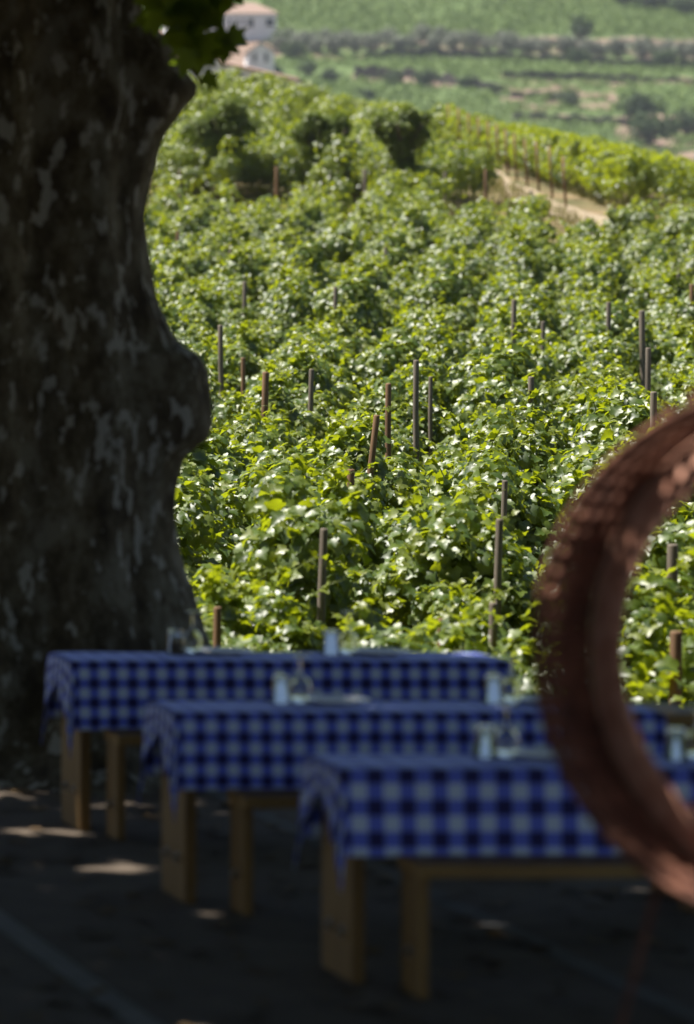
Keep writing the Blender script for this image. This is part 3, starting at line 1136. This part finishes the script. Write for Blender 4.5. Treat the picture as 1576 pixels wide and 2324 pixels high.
# ------------------------------------------------------------------ rusty perforated hoop on rods
def make_hoop():
    y = 11.0
    c = P(1775, 1490, y)
    s = F / y
    Rr = 605 / s
    W = .30
    ang = R(31 + 16.7)
    ax = Vector((math.sin(ang), math.cos(ang), -.06)).normalized()
    e1 = Vector((ax.y, -ax.x, 0)).normalized()
    e2 = e1.cross(ax).normalized()
    if e2.z < 0: e2 = -e2
    root = empty("perforated_hoop", (c.x, c.y, 0))
    tag(root, "big rusty perforated metal hoop standing on thin rods at right", "sculpture")
    o0 = c - Vector((c.x, c.y, 0))

    def pt(a, w, r=Rr):
        return o0 + ax * w + (e1 * math.cos(a) + e2 * math.sin(a)) * r
    # band with square-ish holes
    N, M = 76, 4
    bm = bmesh.new()
    da = 2 * math.pi / N
    rimw = .014
    BW = W - .010
    dw = (BW - 2 * rimw) / M
    for i in range(N):
        for j in range(M):
            a0, a1 = i * da, (i + 1) * da
            w0, w1 = rimw + j * dw, rimw + (j + 1) * dw
            am, wm = (a0 + a1) / 2, (w0 + w1) / 2
            outer = [(a0, w0), (am, w0), (a1, w0), (a1, wm), (a1, w1), (am, w1), (a0, w1), (a0, wm)]
            ha, hw = (da * .34, dw * .33) if j < M - 1 else (da * .29, dw * .24)
            inner = [(am + ha * math.cos(t), wm + hw * math.sin(t)) for t in [math.radians(q) for q in (225, 270, 315, 0, 45, 90, 135, 180)]]
            O = [bm.verts.new(pt(*q)) for q in outer]
            I = [bm.verts.new(pt(*q)) for q in inner]
            for k in range(8):
                bm.faces.new((O[k], O[(k + 1) % 8], I[(k + 1) % 8], I[k]))
    bmesh.ops.remove_doubles(bm, verts=bm.verts[:], dist=.0004)
    b = bm_obj("band", bm, "rust", root)
    m = b.modifiers.new("thickness", 'SOLIDIFY'); m.thickness = .016; m.offset = 0
    for w in (0.0, .085, .155, BW - rimw):
        bm = bmesh.new()
        rows = []
        for i in range(96):
            a = i * 2 * math.pi / 96
            rows.append([bm.verts.new(pt(a, w + q, Rr + r)) for q, r in ((0, -.008), (rimw, -.008), (rimw, .01), (0, .01))])
        for i in range(96):
            A, B = rows[i], rows[(i + 1) % 96]
            for k in range(4):
                bm.faces.new((A[k], A[(k + 1) % 4], B[(k + 1) % 4], B[k]))
        bm_obj("rim", bm, "rust", root, True)
    # turned-in lip at the far side, its outer face towards the sky
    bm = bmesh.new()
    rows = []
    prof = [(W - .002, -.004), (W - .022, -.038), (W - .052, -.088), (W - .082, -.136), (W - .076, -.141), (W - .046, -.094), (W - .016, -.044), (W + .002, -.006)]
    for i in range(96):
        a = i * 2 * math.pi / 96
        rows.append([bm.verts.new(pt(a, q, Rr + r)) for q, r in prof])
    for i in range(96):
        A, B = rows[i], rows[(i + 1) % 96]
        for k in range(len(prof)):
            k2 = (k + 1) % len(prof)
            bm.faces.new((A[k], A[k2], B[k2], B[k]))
    lp = bm_obj("lip", bm, "rust_sunlit", root, True)
    bm = bmesh.new()
    for i in range(18):
        a = i * 2 * math.pi / 18
        tube(bm, [pt(a, BW - .012, Rr), pt(a, W - .002, Rr - .008)], .006, 6)
    bm_obj("strut", bm, "rust", lp)
    # lugs on the outside near the top
    for a in (R(119), R(112), R(70), R(62)):
        bm = bmesh.new()
        q = [pt(a - .018, .02, Rr + .01), pt(a + .018, .02, Rr + .01), pt(a + .014, .02, Rr + .055), pt(a - .01, .02, Rr + .05)]
        r2 = [p + ax * .03 for p in q]
        A = [bm.verts.new(p) for p in q]; B = [bm.verts.new(p) for p in r2]
        bm.faces.new(A); bm.faces.new(B[::-1])
        for k in range(4): bm.faces.new((A[k], B[k], B[(k + 1) % 4], A[(k + 1) % 4]))
        bm_obj("lug", bm, "rust", root)
    # three thin rods carry it
    base = root.location
    foot1 = P(1290, 2789, 11.0); foot1.z = 0
    for a, f in ((R(238), foot1 - base), (R(300), Vector((.85, .05, 0))), (R(270), Vector((.45, .65, 0)))):
        top = pt(a, W * .4, Rr + .004)
        bm = bmesh.new()
        tube(bm, [f, f.lerp(top, .5), top], [.009, .009, .009], 8)
        bm_obj("leg", bm, "rust", root, True)
    return c


# ------------------------------------------------------------------ plane tree
EDGE = [(-260, 330), (-120, 322), (0, 318), (35, 322), (60, 360), (100, 395), (150, 415), (185, 448), (212, 446), (240, 420), (270, 400), (300, 376), (340, 362),
        (400, 345), (440, 331), (480, 326), (520, 330), (580, 338), (640, 348), (700, 370), (740, 392), (770, 412), (795, 455), (830, 474),
        (880, 478), (920, 482), (960, 484), (985, 475), (1005, 442), (1030, 418), (1060, 408), (1100, 402), (1150, 400), (1200, 404),
        (1250, 412), (1300, 425), (1350, 445), (1400, 465), (1440, 480), (1520, 500), (1640, 530), (1740, 580), (1785, 640)]


def fbm(x, y, z, seed=0):
    r = 0
    for k, (f, a) in enumerate(((1, 1), (2.1, .5), (4.3, .25))):
        r += a * math.sin(f * x * 1.7 + seed + k) * math.sin(f * y * 1.9 + 2 * k + seed * 1.3) * math.cos(f * z * 1.1 + k * 3.1)
    return r


def make_plane_tree(gaps, hoop_c):
    ty = 21.0
    cx = P(140, 900, ty).x
    root = empty("plane_tree", (cx, ty, 0))
    tag(root, "huge old plane tree with mottled burled trunk at left", "tree")
    vs_, us_ = [e[0] for e in EDGE], [e[1] for e in EDGE]
    zs, rr = [], []
    for v, u in EDGE:
        p = P(u, v, ty)
        zs.append(p.z); rr.append(p.x - cx)
    zs, rr = np.array(zs[::-1]), np.array(rr[::-1]) / 1.044
    H = 5.0
    smooth_r = lambda z: float(np.interp(z, [0, .15, .5, 1.2, 2.2, 3.2, 5.2], [1.05, .85, .68, .55, .50, .47, .50]))
    nz, na = 190, 120
    bm = bmesh.new()
    rings = []
    for k in range(nz + 1):
        z = H * k / nz
        redge = float(np.interp(z, zs, rr))
        base = smooth_r(z)
        ring = []
        for j in range(na):
            a = 2 * math.pi * j / na
            d = (a + .291 + math.pi) % (2 * math.pi) - math.pi   # 0 = the side that makes the outline
            w = math.exp(-(d / .62) ** 2)
            flute = .035 * math.cos(5 * a + .6 + z * .25) + .02 * math.cos(9 * a + 1.1 - z * .4)
            root_f = math.exp(-z / .28) * .22 * max(0, math.cos(5 * a + 2.0)) 
            r = base + flute + root_f
            r = r * (1 - w) + redge * w if abs(d) < 1.7 else r
            r += (1 - w * .9) * .02 * fbm(math.cos(a) * 2, math.sin(a) * 2, z * 1.6, 1.0)
            r += .012 * fbm(math.cos(a) * 7, math.sin(a) * 7, z * 6, 3.0) + .005 * fbm(math.cos(a) * 18, math.sin(a) * 18, z * 15, 5.0)
            ring.append(bm.verts.new((r * math.cos(a), r * math.sin(a) * (1.0), z - .02)))
        rings.append(ring)
    for A, B in zip(rings, rings[1:]):
        for j in range(na):
            bm.faces.new((A[j], A[(j + 1) % na], B[(j + 1) % na], B[j]))
    bm.faces.new(rings[-1])
    bm_obj("trunk", bm, "plane_bark", root, True)
    rng = np.random.default_rng(40)
    # limbs out of the frame
    ends = []
    for (dx, dy, dz) in ((-5, -4, 3.2), (5, -5, 2.8), (2.5, -11, 3.0), (-3, -12, 3.5), (7, -11, 3.2), (-7, -8, 3.0), (1, -3, 4.2), (8.5, -4, 3), (-2, 1, 4)):
        bm = bmesh.new()
        p0 = Vector((dx * .03, dy * .03, 4.6))
        p3 = Vector((dx, dy, 5 + dz))
        pts = [p0, p0.lerp(p3, .2) + Vector((0, 0, .6)), p0.lerp(p3, .5) + Vector((.2, .2, .55)), p0.lerp(p3, .8), p3]
        tube(bm, pts, [.26, .2, .14, .08, .03], 10)
        for q in range(3):
            st = pts[2 + q % 2]
            a = rng.uniform(0, 6.28)
            tube(bm, [st, st + Vector((math.cos(a) * 1.0, math.sin(a) * 1.0, .35)), st + Vector((math.cos(a) * 2.2, math.sin(a) * 2.2, .5))], [.06, .04, .015], 7)
        bm_obj("limb", bm, "plane_bark", root, True)
    # the crown that shades the terrace
    n = 330000
    Y = rng.uniform(4.5, 23.2, n); X = rng.uniform(-24, 12.5, n) + K * Y; Z = rng.uniform(5.0, 8.6, n) - 1.3 * np.clip((-9 + K * Y - X) / 12, 0, 1)
    cl = np.stack([X, Y, Z], 1)
    lump = np.sin(X * 1.3 + np.sin(Y * .9) * 1.5) * np.sin(Y * 1.1 + X * .4) + .6 * np.sin(Z * 2.2 + X)
    keep = lump + rng.normal(0, .5, n) > -1.15
    # low branches stay out of the picture
    keep &= Y + .1 * (Z - 5) < 23.2
    # gaps through which patches of sun reach the ground, the tables and the hoop
    for (gx, gy, gz, ra, rb) in gaps:
        t = (Z - gz) / SUN.z
        px, py = X - SUN.x * t, Y - SUN.y * t
        keep &= ~((((px - gx) / ra) ** 2 + ((py - gy) / rb) ** 2) < 1)
    cl = cl[keep]
    n = len(cl)
    nr = unit(n, rng) * .8 + np.array([0, 0, .9])
    tp = unit(n, rng) + np.array([0, 0, -.4])
    V, Fc, T = scatter(SIMPLE_LEAF, cl - np.array([cx, ty, 0]), nr, tp, rng.uniform(.16, .30, n), rng.random(n))
    link_mesh("crown", np_mesh("crown", V, Fc, T), "plane_leaf", root)
    # leafy twig hanging into the picture beside the upper burl
    bm = bmesh.new()
    loc = root.location
    L = lambda u, v, y: P(u, v, y) - loc
    paths = [[L(330, -120, 20.1), L(380, -20, 19.95), L(430, 60, 19.85), L(470, 110, 19.8), L(505, 125, 19.75)],
             [L(380, -20, 19.95), L(440, -10, 19.9), L(500, 5, 19.9)],
             [L(430, 60, 19.85), L(440, 110, 19.8), L(450, 150, 19.8)],
             [L(380, -20, 19.95), L(395, 60, 19.9), L(415, 120, 19.85)],
             [L(430, 150, 19.9), L(452, 180, 19.9), L(458, 205, 19.9)]]
    for p in paths:
        tube(bm, p, [.012] + [.008] * (len(p) - 2) + [.004], 6)
    tw = bm_obj("branch", bm, "plane_bark", root, True)
    spots = []
    for (u0, u1, v0, v1, m) in ((330, 480, -70, 40, 36), (370, 465, 20, 100, 24), (415, 455, 80, 120, 8)):
        for k in range(m):
            spots.append((rng.uniform(u0, u1), rng.uniform(v0, v1), rng.uniform(19.5, 20.1)))
    big = [(488, 84, 19.7), (515, 76, 19.7), (498, 102, 19.75), (445, 120, 19.7), (470, 120, 19.7), (462, 170, 19.9), (485, -8, 19.8), (520, -28, 19.8)]
    spots += big
    pos = np.array([[*L(*q)] for q in spots])
    m = len(pos)
    nr = unit(m, rng) * .55 + np.array([0, -.75, .45])
    tp = np.array([.3, 0, -.8]) + unit(m, rng) * .6
    V, Fc, T = scatter(PLANE_LEAF, pos, nr, tp, rng.uniform(.11, .17, m), rng.random(m))
    lo = link_mesh("leaves", np_mesh("leaves", V, Fc, T), "plane_leaf", tw)


# ------------------------------------------------------------------ far hillside
def Dv(v):
    return 740 + (360 - v) * 0.55


def hp(u, v, dy=0.0, dz=0.0):
    d = Dv(v)
    p = P(u, v, d)
    return Vector((p.x, p.y + dy, p.z + dz))


def soil_of(u, v):
    s = 0.0
    ol = np.interp(u, [600, 830, 1000, 1100, 1350, 1576], [130, 135, 128, 133, 148, 156])
    if np.interp(u, [600, 1000, 1576], [84, 82, 92]) < v < ol: s = max(s, .45)
    if 86 < v < 97 and u > 900: s = max(s, .8)
    if ol - 5 < v < ol: s = max(s, .5 + .15 * math.sin(u * .07))
    if 1120 < u < 1420 and 195 < v < 252: s = max(s, .52 + .25 * math.sin(u * .05) * math.sin(v * .2))
    if 1160 < u and 262 < v < 276 + (u - 1160) * .03: s = max(s, .75)
    if u > 1380 and 280 < v < 370: s = max(s, .5 + .16 * math.sin(u * .045) * math.sin(v * .11))
    if 780 < u < 1576 and abs(v - np.interp(u, [780, 1130, 1140, 1576], [170, 200, 176, 188])) < 7: s = max(s, .75)
    if u < 625 and 60 < v < 230: s = max(s, .7)  # extra bare earth, added to keep green bounce light off the houses
    return s


def make_hillside():
    us = np.linspace(-2500, 4200, 240)
    vv = np.concatenate([np.linspace(-420, -20, 22), np.linspace(-16, 372, 98), np.linspace(390, 560, 12)])
    verts, soil = [], []
    for v in vv:
        for u in us:
            p = hp(u, v)
            verts.append((p.x, p.y + 3 * math.sin(u * .011) * math.cos(v * .03), p.z + .35 * math.sin(u * .03 + v * .1)))
            soil.append(soil_of(u, v))
    nx, ny = len(us), len(vv)
    i, j = np.meshgrid(np.arange(nx - 1), np.arange(ny - 1))
    a = (j * nx + i).ravel()
    f = np.stack([a, a + nx, a + 1 + nx, a + 1], 1)
    me = np_mesh("hillside", np.array(verts), f)
    at = me.attributes.new("soil", 'FLOAT', 'POINT')
    at.data.foreach_set("value", np.array(soil, dtype=np.float32))
    tag(link_mesh("hillside", me, "hill_ground"), kind="structure")
    # rows of vines over there
    rng = np.random.default_rng(60)
    pos = []
    for v in np.concatenate([np.arange(-60, 84, 2.6), np.arange(140, 360, 4.0)]):
        for u in np.arange(600, 1700, 11.0):
            uu, v2 = u + rng.normal(0, 3), v + (u - 1100) * .012 + rng.normal(0, .5)
            if soil_of(uu, v2) > .5 or rng.random() < .12: continue
            if np.interp(uu, [780, 1130], [170, 205]) - 14 < v2 < np.interp(uu, [780, 1130], [170, 205]) + 10 and uu < 1130: continue
            p = hp(uu, v2)
            pos.append((p.x, p.y + rng.normal(0, .3), p.z + .7))
    pos = np.array(pos)
    m = 9
    n = len(pos) * m
    pp = np.repeat(pos, m, 0) + rng.normal(0, 1, (n, 3)) * np.array([.5, .3, .35])
    V, Fc, T = scatter(SIMPLE_LEAF, pp, unit(n, rng) + np.array([0, -.2, .6]), unit(n, rng), rng.uniform(.4, .75, n), rng.random(n))
    tag(link_mesh("hillside_vines", np_mesh("hillside_vines", V, Fc, T), "far_vine_leaf"),
        "hazy green vine rows covering the terraces of the far hillside", "vines", kind="stuff")
    # terrace walls
    walls = [([(826, 137), (920, 131), (1000, 129), (1100, 135), (1220, 142), (1350, 150), (1470, 156), (1620, 160)], 1.7, "long dark stone wall under the row of olive trees"),
             ([(806, 172), (870, 176), (990, 188), (1060, 202), (1128, 210)], 2.0, "dark stone wall stepping down across the middle green terrace"),
             ([(1140, 176), (1250, 178), (1380, 183), (1490, 190), (1620, 196)], 1.3, "thin dark stone wall under the upper right green terrace"),
             ([(1165, 274), (1260, 279), (1350, 284), (1420, 288), (1500, 291), (1620, 298)], 1.6, "lowest dark stone wall on the right of the far hillside"),
             ([(560, 86), (620, 88), (690, 90)], 1.2, "short dark wall beside the two white houses"),
             ([(1160, 222), (1250, 220), (1310, 226)], 1.0, "broken stone wall among the pink earth patches")]
    for pts, h, lab in walls:
        bm = bmesh.new()
        rows = []
        q = [hp(u, v) for u, v in pts]
        dense = []
        for A, B in zip(q, q[1:]):
            for k in range(6): dense.append(A.lerp(B, k / 6))
        dense.append(q[-1])
        for k, p in enumerate(dense):
            hh = h * (1 + .18 * math.sin(k * 2.3) + .12 * math.sin(k * 5.1))
            rows.append([bm.verts.new((p.x, p.y + a, p.z + b)) for a, b in ((-.5, -1.2), (-.35, hh), (.5, hh), (.6, -1.2))])
        for A, B in zip(rows, rows[1:]):
            for k in range(4): bm.faces.new((A[k], A[(k + 1) % 4], B[(k + 1) % 4], B[k]))
        bm.faces.new(rows[0]); bm.faces.new(rows[-1][::-1])
        tag(bm_obj("terrace_wall", bm, "stone_wall"), lab, "wall", "stone walls of the far terraces")


def tree_proto(name, crown_mat, w, h, n, leaf, seed, trunk_h):
    rng = np.random.default_rng(seed)
    bl = []
    for k in range(16):
        d = unit(1, rng)[0]
        q = rng.uniform(.2, .72)
        bl.append((d[0] * w * .5 * q, d[1] * w * .5 * q, trunk_h + h * .5 + d[2] * h * .5 * q, rng.uniform(.22, .36) * min(w, h)))
    V, Fc, T = blob_leaves(SIMPLE_LEAF, bl, n, leaf, rng, .5, .8, .35, tint=(0, 1))
    root = empty(name)
    link_mesh("crown", np_mesh("crown", V, Fc, T), crown_mat, root)
    bm = bmesh.new()
    tube(bm, [(0, 0, -.8), (.1, 0, trunk_h * .6), (0, .1, trunk_h + h * .4)], [.3, .22, .08], 7)
    for k in range(4):
        a = k * 1.6
        tube(bm, [(.05, 0, trunk_h * .7), (.3 * w * math.cos(a), .3 * w * math.sin(a), trunk_h + h * .45)], [.12, .04], 5)
    bm_obj("trunk", bm, "vine_bark", root, True)
    return root


def make_far_trees():
    rng = random.Random(8)
    ol = [tree_proto("olive_tree", "olive_leaf", 5.0, 4.2, 900, .42, 300 + k, .35) for k in range(3)]
    spots = []
    for u in range(640, 1640, 43):
        base = np.interp(u, [600, 830, 1000, 1100, 1350, 1640], [130, 132, 124, 129, 144, 152])
        spots.append((u + rng.uniform(-9, 9), base - rng.uniform(2, 8), rng.uniform(.85, 1.2)))
        if rng.random() < .75:
            spots.append((u + rng.uniform(5, 25), base - rng.uniform(17, 27), rng.uniform(.7, 1.0)))
    for i, (u, v, s) in enumerate(spots):
        o = ol[i] if i < 3 else dup(ol[i % 3])
        o.location = hp(u, v); o.scale = (s, s, s); o.rotation_euler = (0, 0, rng.uniform(0, 6))
        tag(o, "grey-green olive tree in the hazy row on the far terrace", "olive tree", "olive trees along the far terrace")
    # dark bushes and other trees, each where the picture shows it
    bu = [tree_proto("bush", "bush_leaf", 4.6, 3.2, 700, .40, 340 + k, .1) for k in range(3)]
    B = [(1320, 96, 1.05, "dark conical tree alone on the big green slope"),
         (1060, 205, .8, "dark bush on the middle wall, right of two pale ones"),
         (965, 200, .95, "yellowish bush on the green terrace above the orchard trees"),
         (895, 195, .8, "dark green bush left of the yellowish bush"),
         (830, 232, .75, "bush just above the middle orchard tree's right side"),
         (750, 190, .8, "dark bush right of the white wall's end post"),
         (700, 172, .8, "low bush above the white coping's lower end"),
         (1125, 215, .55, "small bush at the end of the middle wall"),
         (1290, 243, .85, "round dark bush among pink earth patches"),
         (1450, 285, 1.6, "wide grey-green tree over the lowest wall at right"),
         (1475, 330, 1.5, "spreading bush below the lowest wall at right"),
         (1560, 310, 1.3, "bush cut by the right edge below the lowest wall"),
         (1308, 148, .9, "darkest bush under the olives, right of centre"),
         (1510, 155, 1.0, "tall dark bush under the olives near the right edge"),
         (640, 120, 1.1, "pale green tree beside the gabled white house"),
         (665, 138, 1.0, "bright green bush right of the gabled house"),
         (1420, 18, .9, "leftmost dark tree on the top right skyline"),
         (1475, 26, 1.0, "second dark tree on the top right skyline"),
         (1500, 20, 1.1, "third dark tree on the top right skyline"),
         (1560, 38, 1.0, "rightmost dark tree on the top right skyline"),
         (1460, 8, .9, "upper dark tree behind the top right skyline trees")]
    for i, (u, v, s, lab) in enumerate(B):
        o = bu[i] if i < 3 else dup(bu[i % 3])
        o.location = hp(u, v); o.rotation_euler = (0, 0, rng.uniform(0, 6))
        s *= 1.3
        o.scale = (s, s, s * (1.4 if i == 0 or i > 15 else 1))
        tag(o, lab, "bush" if i not in (0, 9, 14, 16, 17, 18, 19, 20) else "tree", "bushes and trees of the far hillside")


def make_houses():
    # two-storey house
    b = hp(505, 96)
    s = F / b.y
    root = empty("white_house", (b.x, b.y, b.z))
    tag(root, "long white two-storey house with tiled roof on the far slope", "house")
    x0, x1 = (395 - 505) / s, (628 - 505) / s
    hgt = 66 / s
    bm = bmesh.new(); box(bm, x0, x1, 0, 9, -2, hgt)
    bm_obj("wall", bm, "whitewash", root)
    bm = bmesh.new()
    e = .5
    zr = hgt + 2.6
    A = [(x0 - e, -e, hgt + .003), (x1 + e, -e, hgt + .003), (x1 + e, 9 + e, hgt + .003), (x0 - e, 9 + e, hgt + .003)]
    Rg = [(x0 + 3.5, 4.5, zr), (x1 - 3.5, 4.5, zr)]
    V = [bm.verts.new(p) for p in A + Rg]
    for q in ((0, 1, 5, 4), (1, 2, 5), (2, 3, 4, 5), (3, 0, 4), (3, 2, 1, 0)): bm.faces.new([V[k] for k in q])
    bm_obj("roof", bm, "roof_tile", root)
    for (u0, u1, v0, v1) in ((519, 525, 42, 58), (535, 540, 42, 58), (549, 554, 42, 58), (563, 576, 42, 62), (604, 622, 42, 60), (500, 505, 42, 58), (470, 475, 42, 58), (440, 445, 42, 58)):
        bm = bmesh.new()
        box(bm, (u0 - 505) / s, (u1 - 505) / s, -.04, .1, (96 - v1) / s, (96 - v0) / s)
        w = bm_obj("window", bm, "dark_pane", root)
        bm = bmesh.new()
        box(bm, (u0 - 505) / s - .12, (u1 - 505) / s + .12, -.12, -.045, (96 - v1) / s - .16, (96 - v1) / s - .02)
        bm_obj("sill", bm, "whitewash", w)
    # gabled house, gable towards us
    b = hp(592, 166)
    s = F / b.y
    root = empty("gabled_house", (b.x, b.y, b.z), R(-12))
    tag(root, "small white gabled house with two dark windows behind the vine crest", "house")
    hw, he, ha = 30 / s, 47 / s, 68 / s
    dp = 9.0
    bm = bmesh.new()
    V = [bm.verts.new(p) for p in ((-hw, 0, -3), (hw, 0, -3), (hw, 0, he), (0, 0, ha), (-hw, 0, he), (-hw, dp, -3), (hw, dp, -3), (hw, dp, he), (0, dp, ha), (-hw, dp, he))]
    for q in ((0, 1, 2, 3, 4), (9, 8, 7, 6, 5), (0, 4, 9, 5), (1, 6, 7, 2), (0, 5, 6, 1), (3, 2, 7, 8), (4, 3, 8, 9)): bm.faces.new([V[k] for k in q])
    bm_obj("wall", bm, "whitewash", root)
    bm = bmesh.new()
    for sg in (-1, 1):
        a = [(sg * (hw + .4), -.35, he - .27), (0, -.35, ha + .06), (0, dp + .3, ha + .06), (sg * (hw + .4), dp + .3, he - .27)]
        lo = [bm.verts.new((x, y, z + .01)) for x, y, z in a]
        hi = [bm.verts.new((x, y, z + .22)) for x, y, z in a]
        bm.faces.new(lo); bm.faces.new(hi[::-1])
        for k in range(4): bm.faces.new((lo[k], hi[k], hi[(k + 1) % 4], lo[(k + 1) % 4]))
    bm_obj("roof", bm, "roof_tile", root)
    for x in (-1.15, 1.05):
        bm = bmesh.new(); box(bm, x - .34, x + .34, -.04, .1, 2.2, 4.1)
        w = bm_obj("window", bm, "dark_pane", root)
        bm = bmesh.new(); box(bm, x - .45, x + .45, -.14, -.045, 2.04, 2.18)
        bm_obj("sill", bm, "whitewash", w)
    # low annexe wall with the tiled coping on the near crest, ending in a post
    y = 166.0
    pts = [(425, 118), (452, 104), (478, 112), (503, 146), (560, 158), (620, 171), (676, 184)]
    bm, bc = bmesh.new(), bmesh.new()
    rows, rc = [], []
    for u, v in pts:
        p = P(u, v, y)
        g = min(float(ground(p.x, y)) - .5, p.z - 1.0)
        rows.append([bm.verts.new((p.x, y + a, z)) for a, z in ((-.15, g), (-.15, p.z), (.15, p.z), (.15, g))])
        rc.append([bc.verts.new((p.x, y + a, p.z + z)) for a, z in ((-.3, .003), (-.3, .05), (0, .14), (.3, .05), (.3, .003))])
    for Q, B_ in ((rows, bm), (rc, bc)):
        n = len(Q[0])
        for A, B in zip(Q, Q[1:]):
            for k in range(n): B_.faces.new((A[k], A[(k + 1) % n], B[(k + 1) % n], B[k]))
        B_.faces.new(Q[0]); B_.faces.new(Q[-1][::-1])
    root = empty("boundary_wall", (0, 0, 0))
    tag(root, "white wall with sloping terracotta coping on the vineyard crest", "wall")
    bm_obj("wall", bm, "whitewash", root)
    bm_obj("coping", bc, "roof_tile", root)
    p = P(682, 182, y)
    bm = bmesh.new()
    g = float(ground(p.x, y))
    tube(bm, [(p.x, y, g - .3), (p.x, y, p.z)], .13, 10)
    tag(bm_obj("gate_post", bm, "post_grey"), "pale stout post at the lower end of the white coped wall", "post")


# ------------------------------------------------------------------ air
def make_haze():
    bm = bmesh.new()
    box(bm, -1500, 1500, -80, 1700, -40, 140)
    m = bpy.data.materials.new("haze")
    m.use_nodes = True
    nt = m.node_tree
    nt.nodes.remove(nt.nodes["Principled BSDF"])
    pv = nt.nodes.new("ShaderNodeVolumePrincipled")
    pv.inputs["Color"].default_value = (0.80, 0.88, 1.0, 1)
    pv.inputs["Density"].default_value = 0.00010
    nt.links.new(pv.outputs[0], nt.nodes["Material Output"].inputs["Volume"])
    MATS["haze"] = m
    o = bm_obj("haze", bm, "haze")
    tag(o, "thin blue summer haze over the far hillside", "haze", kind="stuff")


HAZE = True
make_materials()
make_camera()
make_light()
make_ground()
make_path()
make_vines()
label_vines()
make_posts()
make_grass()
make_orchard()
make_terrace()
make_furniture()
hoop_c = make_hoop()


def gp(u, v, z=0.0):
    return onz(u, v, z)


GAPS = []
q = P(440, 60, 19.9)
GAPS.append((q.x, q.y, q.z, .75, .75))
for (u0, u1, v, z, rb) in ((-60, 60, 1802, 0, .15), (230, 375, 1822, 0, .08), (-60, 240, 1888, 0, .16), (165, 350, 1971, 0, .15), (395, 510, 2071, 0, .14), (1000, 1085, 2050, 0, .12),
                           (520, 960, 1608, .76, .02), (760, 860, 1482, .76, .12)):
    a, b = gp(u0, v, z), gp(u1, v, z)
    GAPS.append(((a.x + b.x) / 2, (a.y + b.y) / 2, z, abs(b.x - a.x) / 2 + .08, rb + .03))
for (u, v) in ((1620, 1010), (1560, 1060), (1500, 1130), (1450, 1220), (1415, 1310)):
    q = P(u, v, 11.25)
    GAPS.append((q.x, q.y, q.z, .42, .46))
make_plane_tree(GAPS, hoop_c)
make_hillside()
make_far_trees()
make_houses()
if HAZE: make_haze()
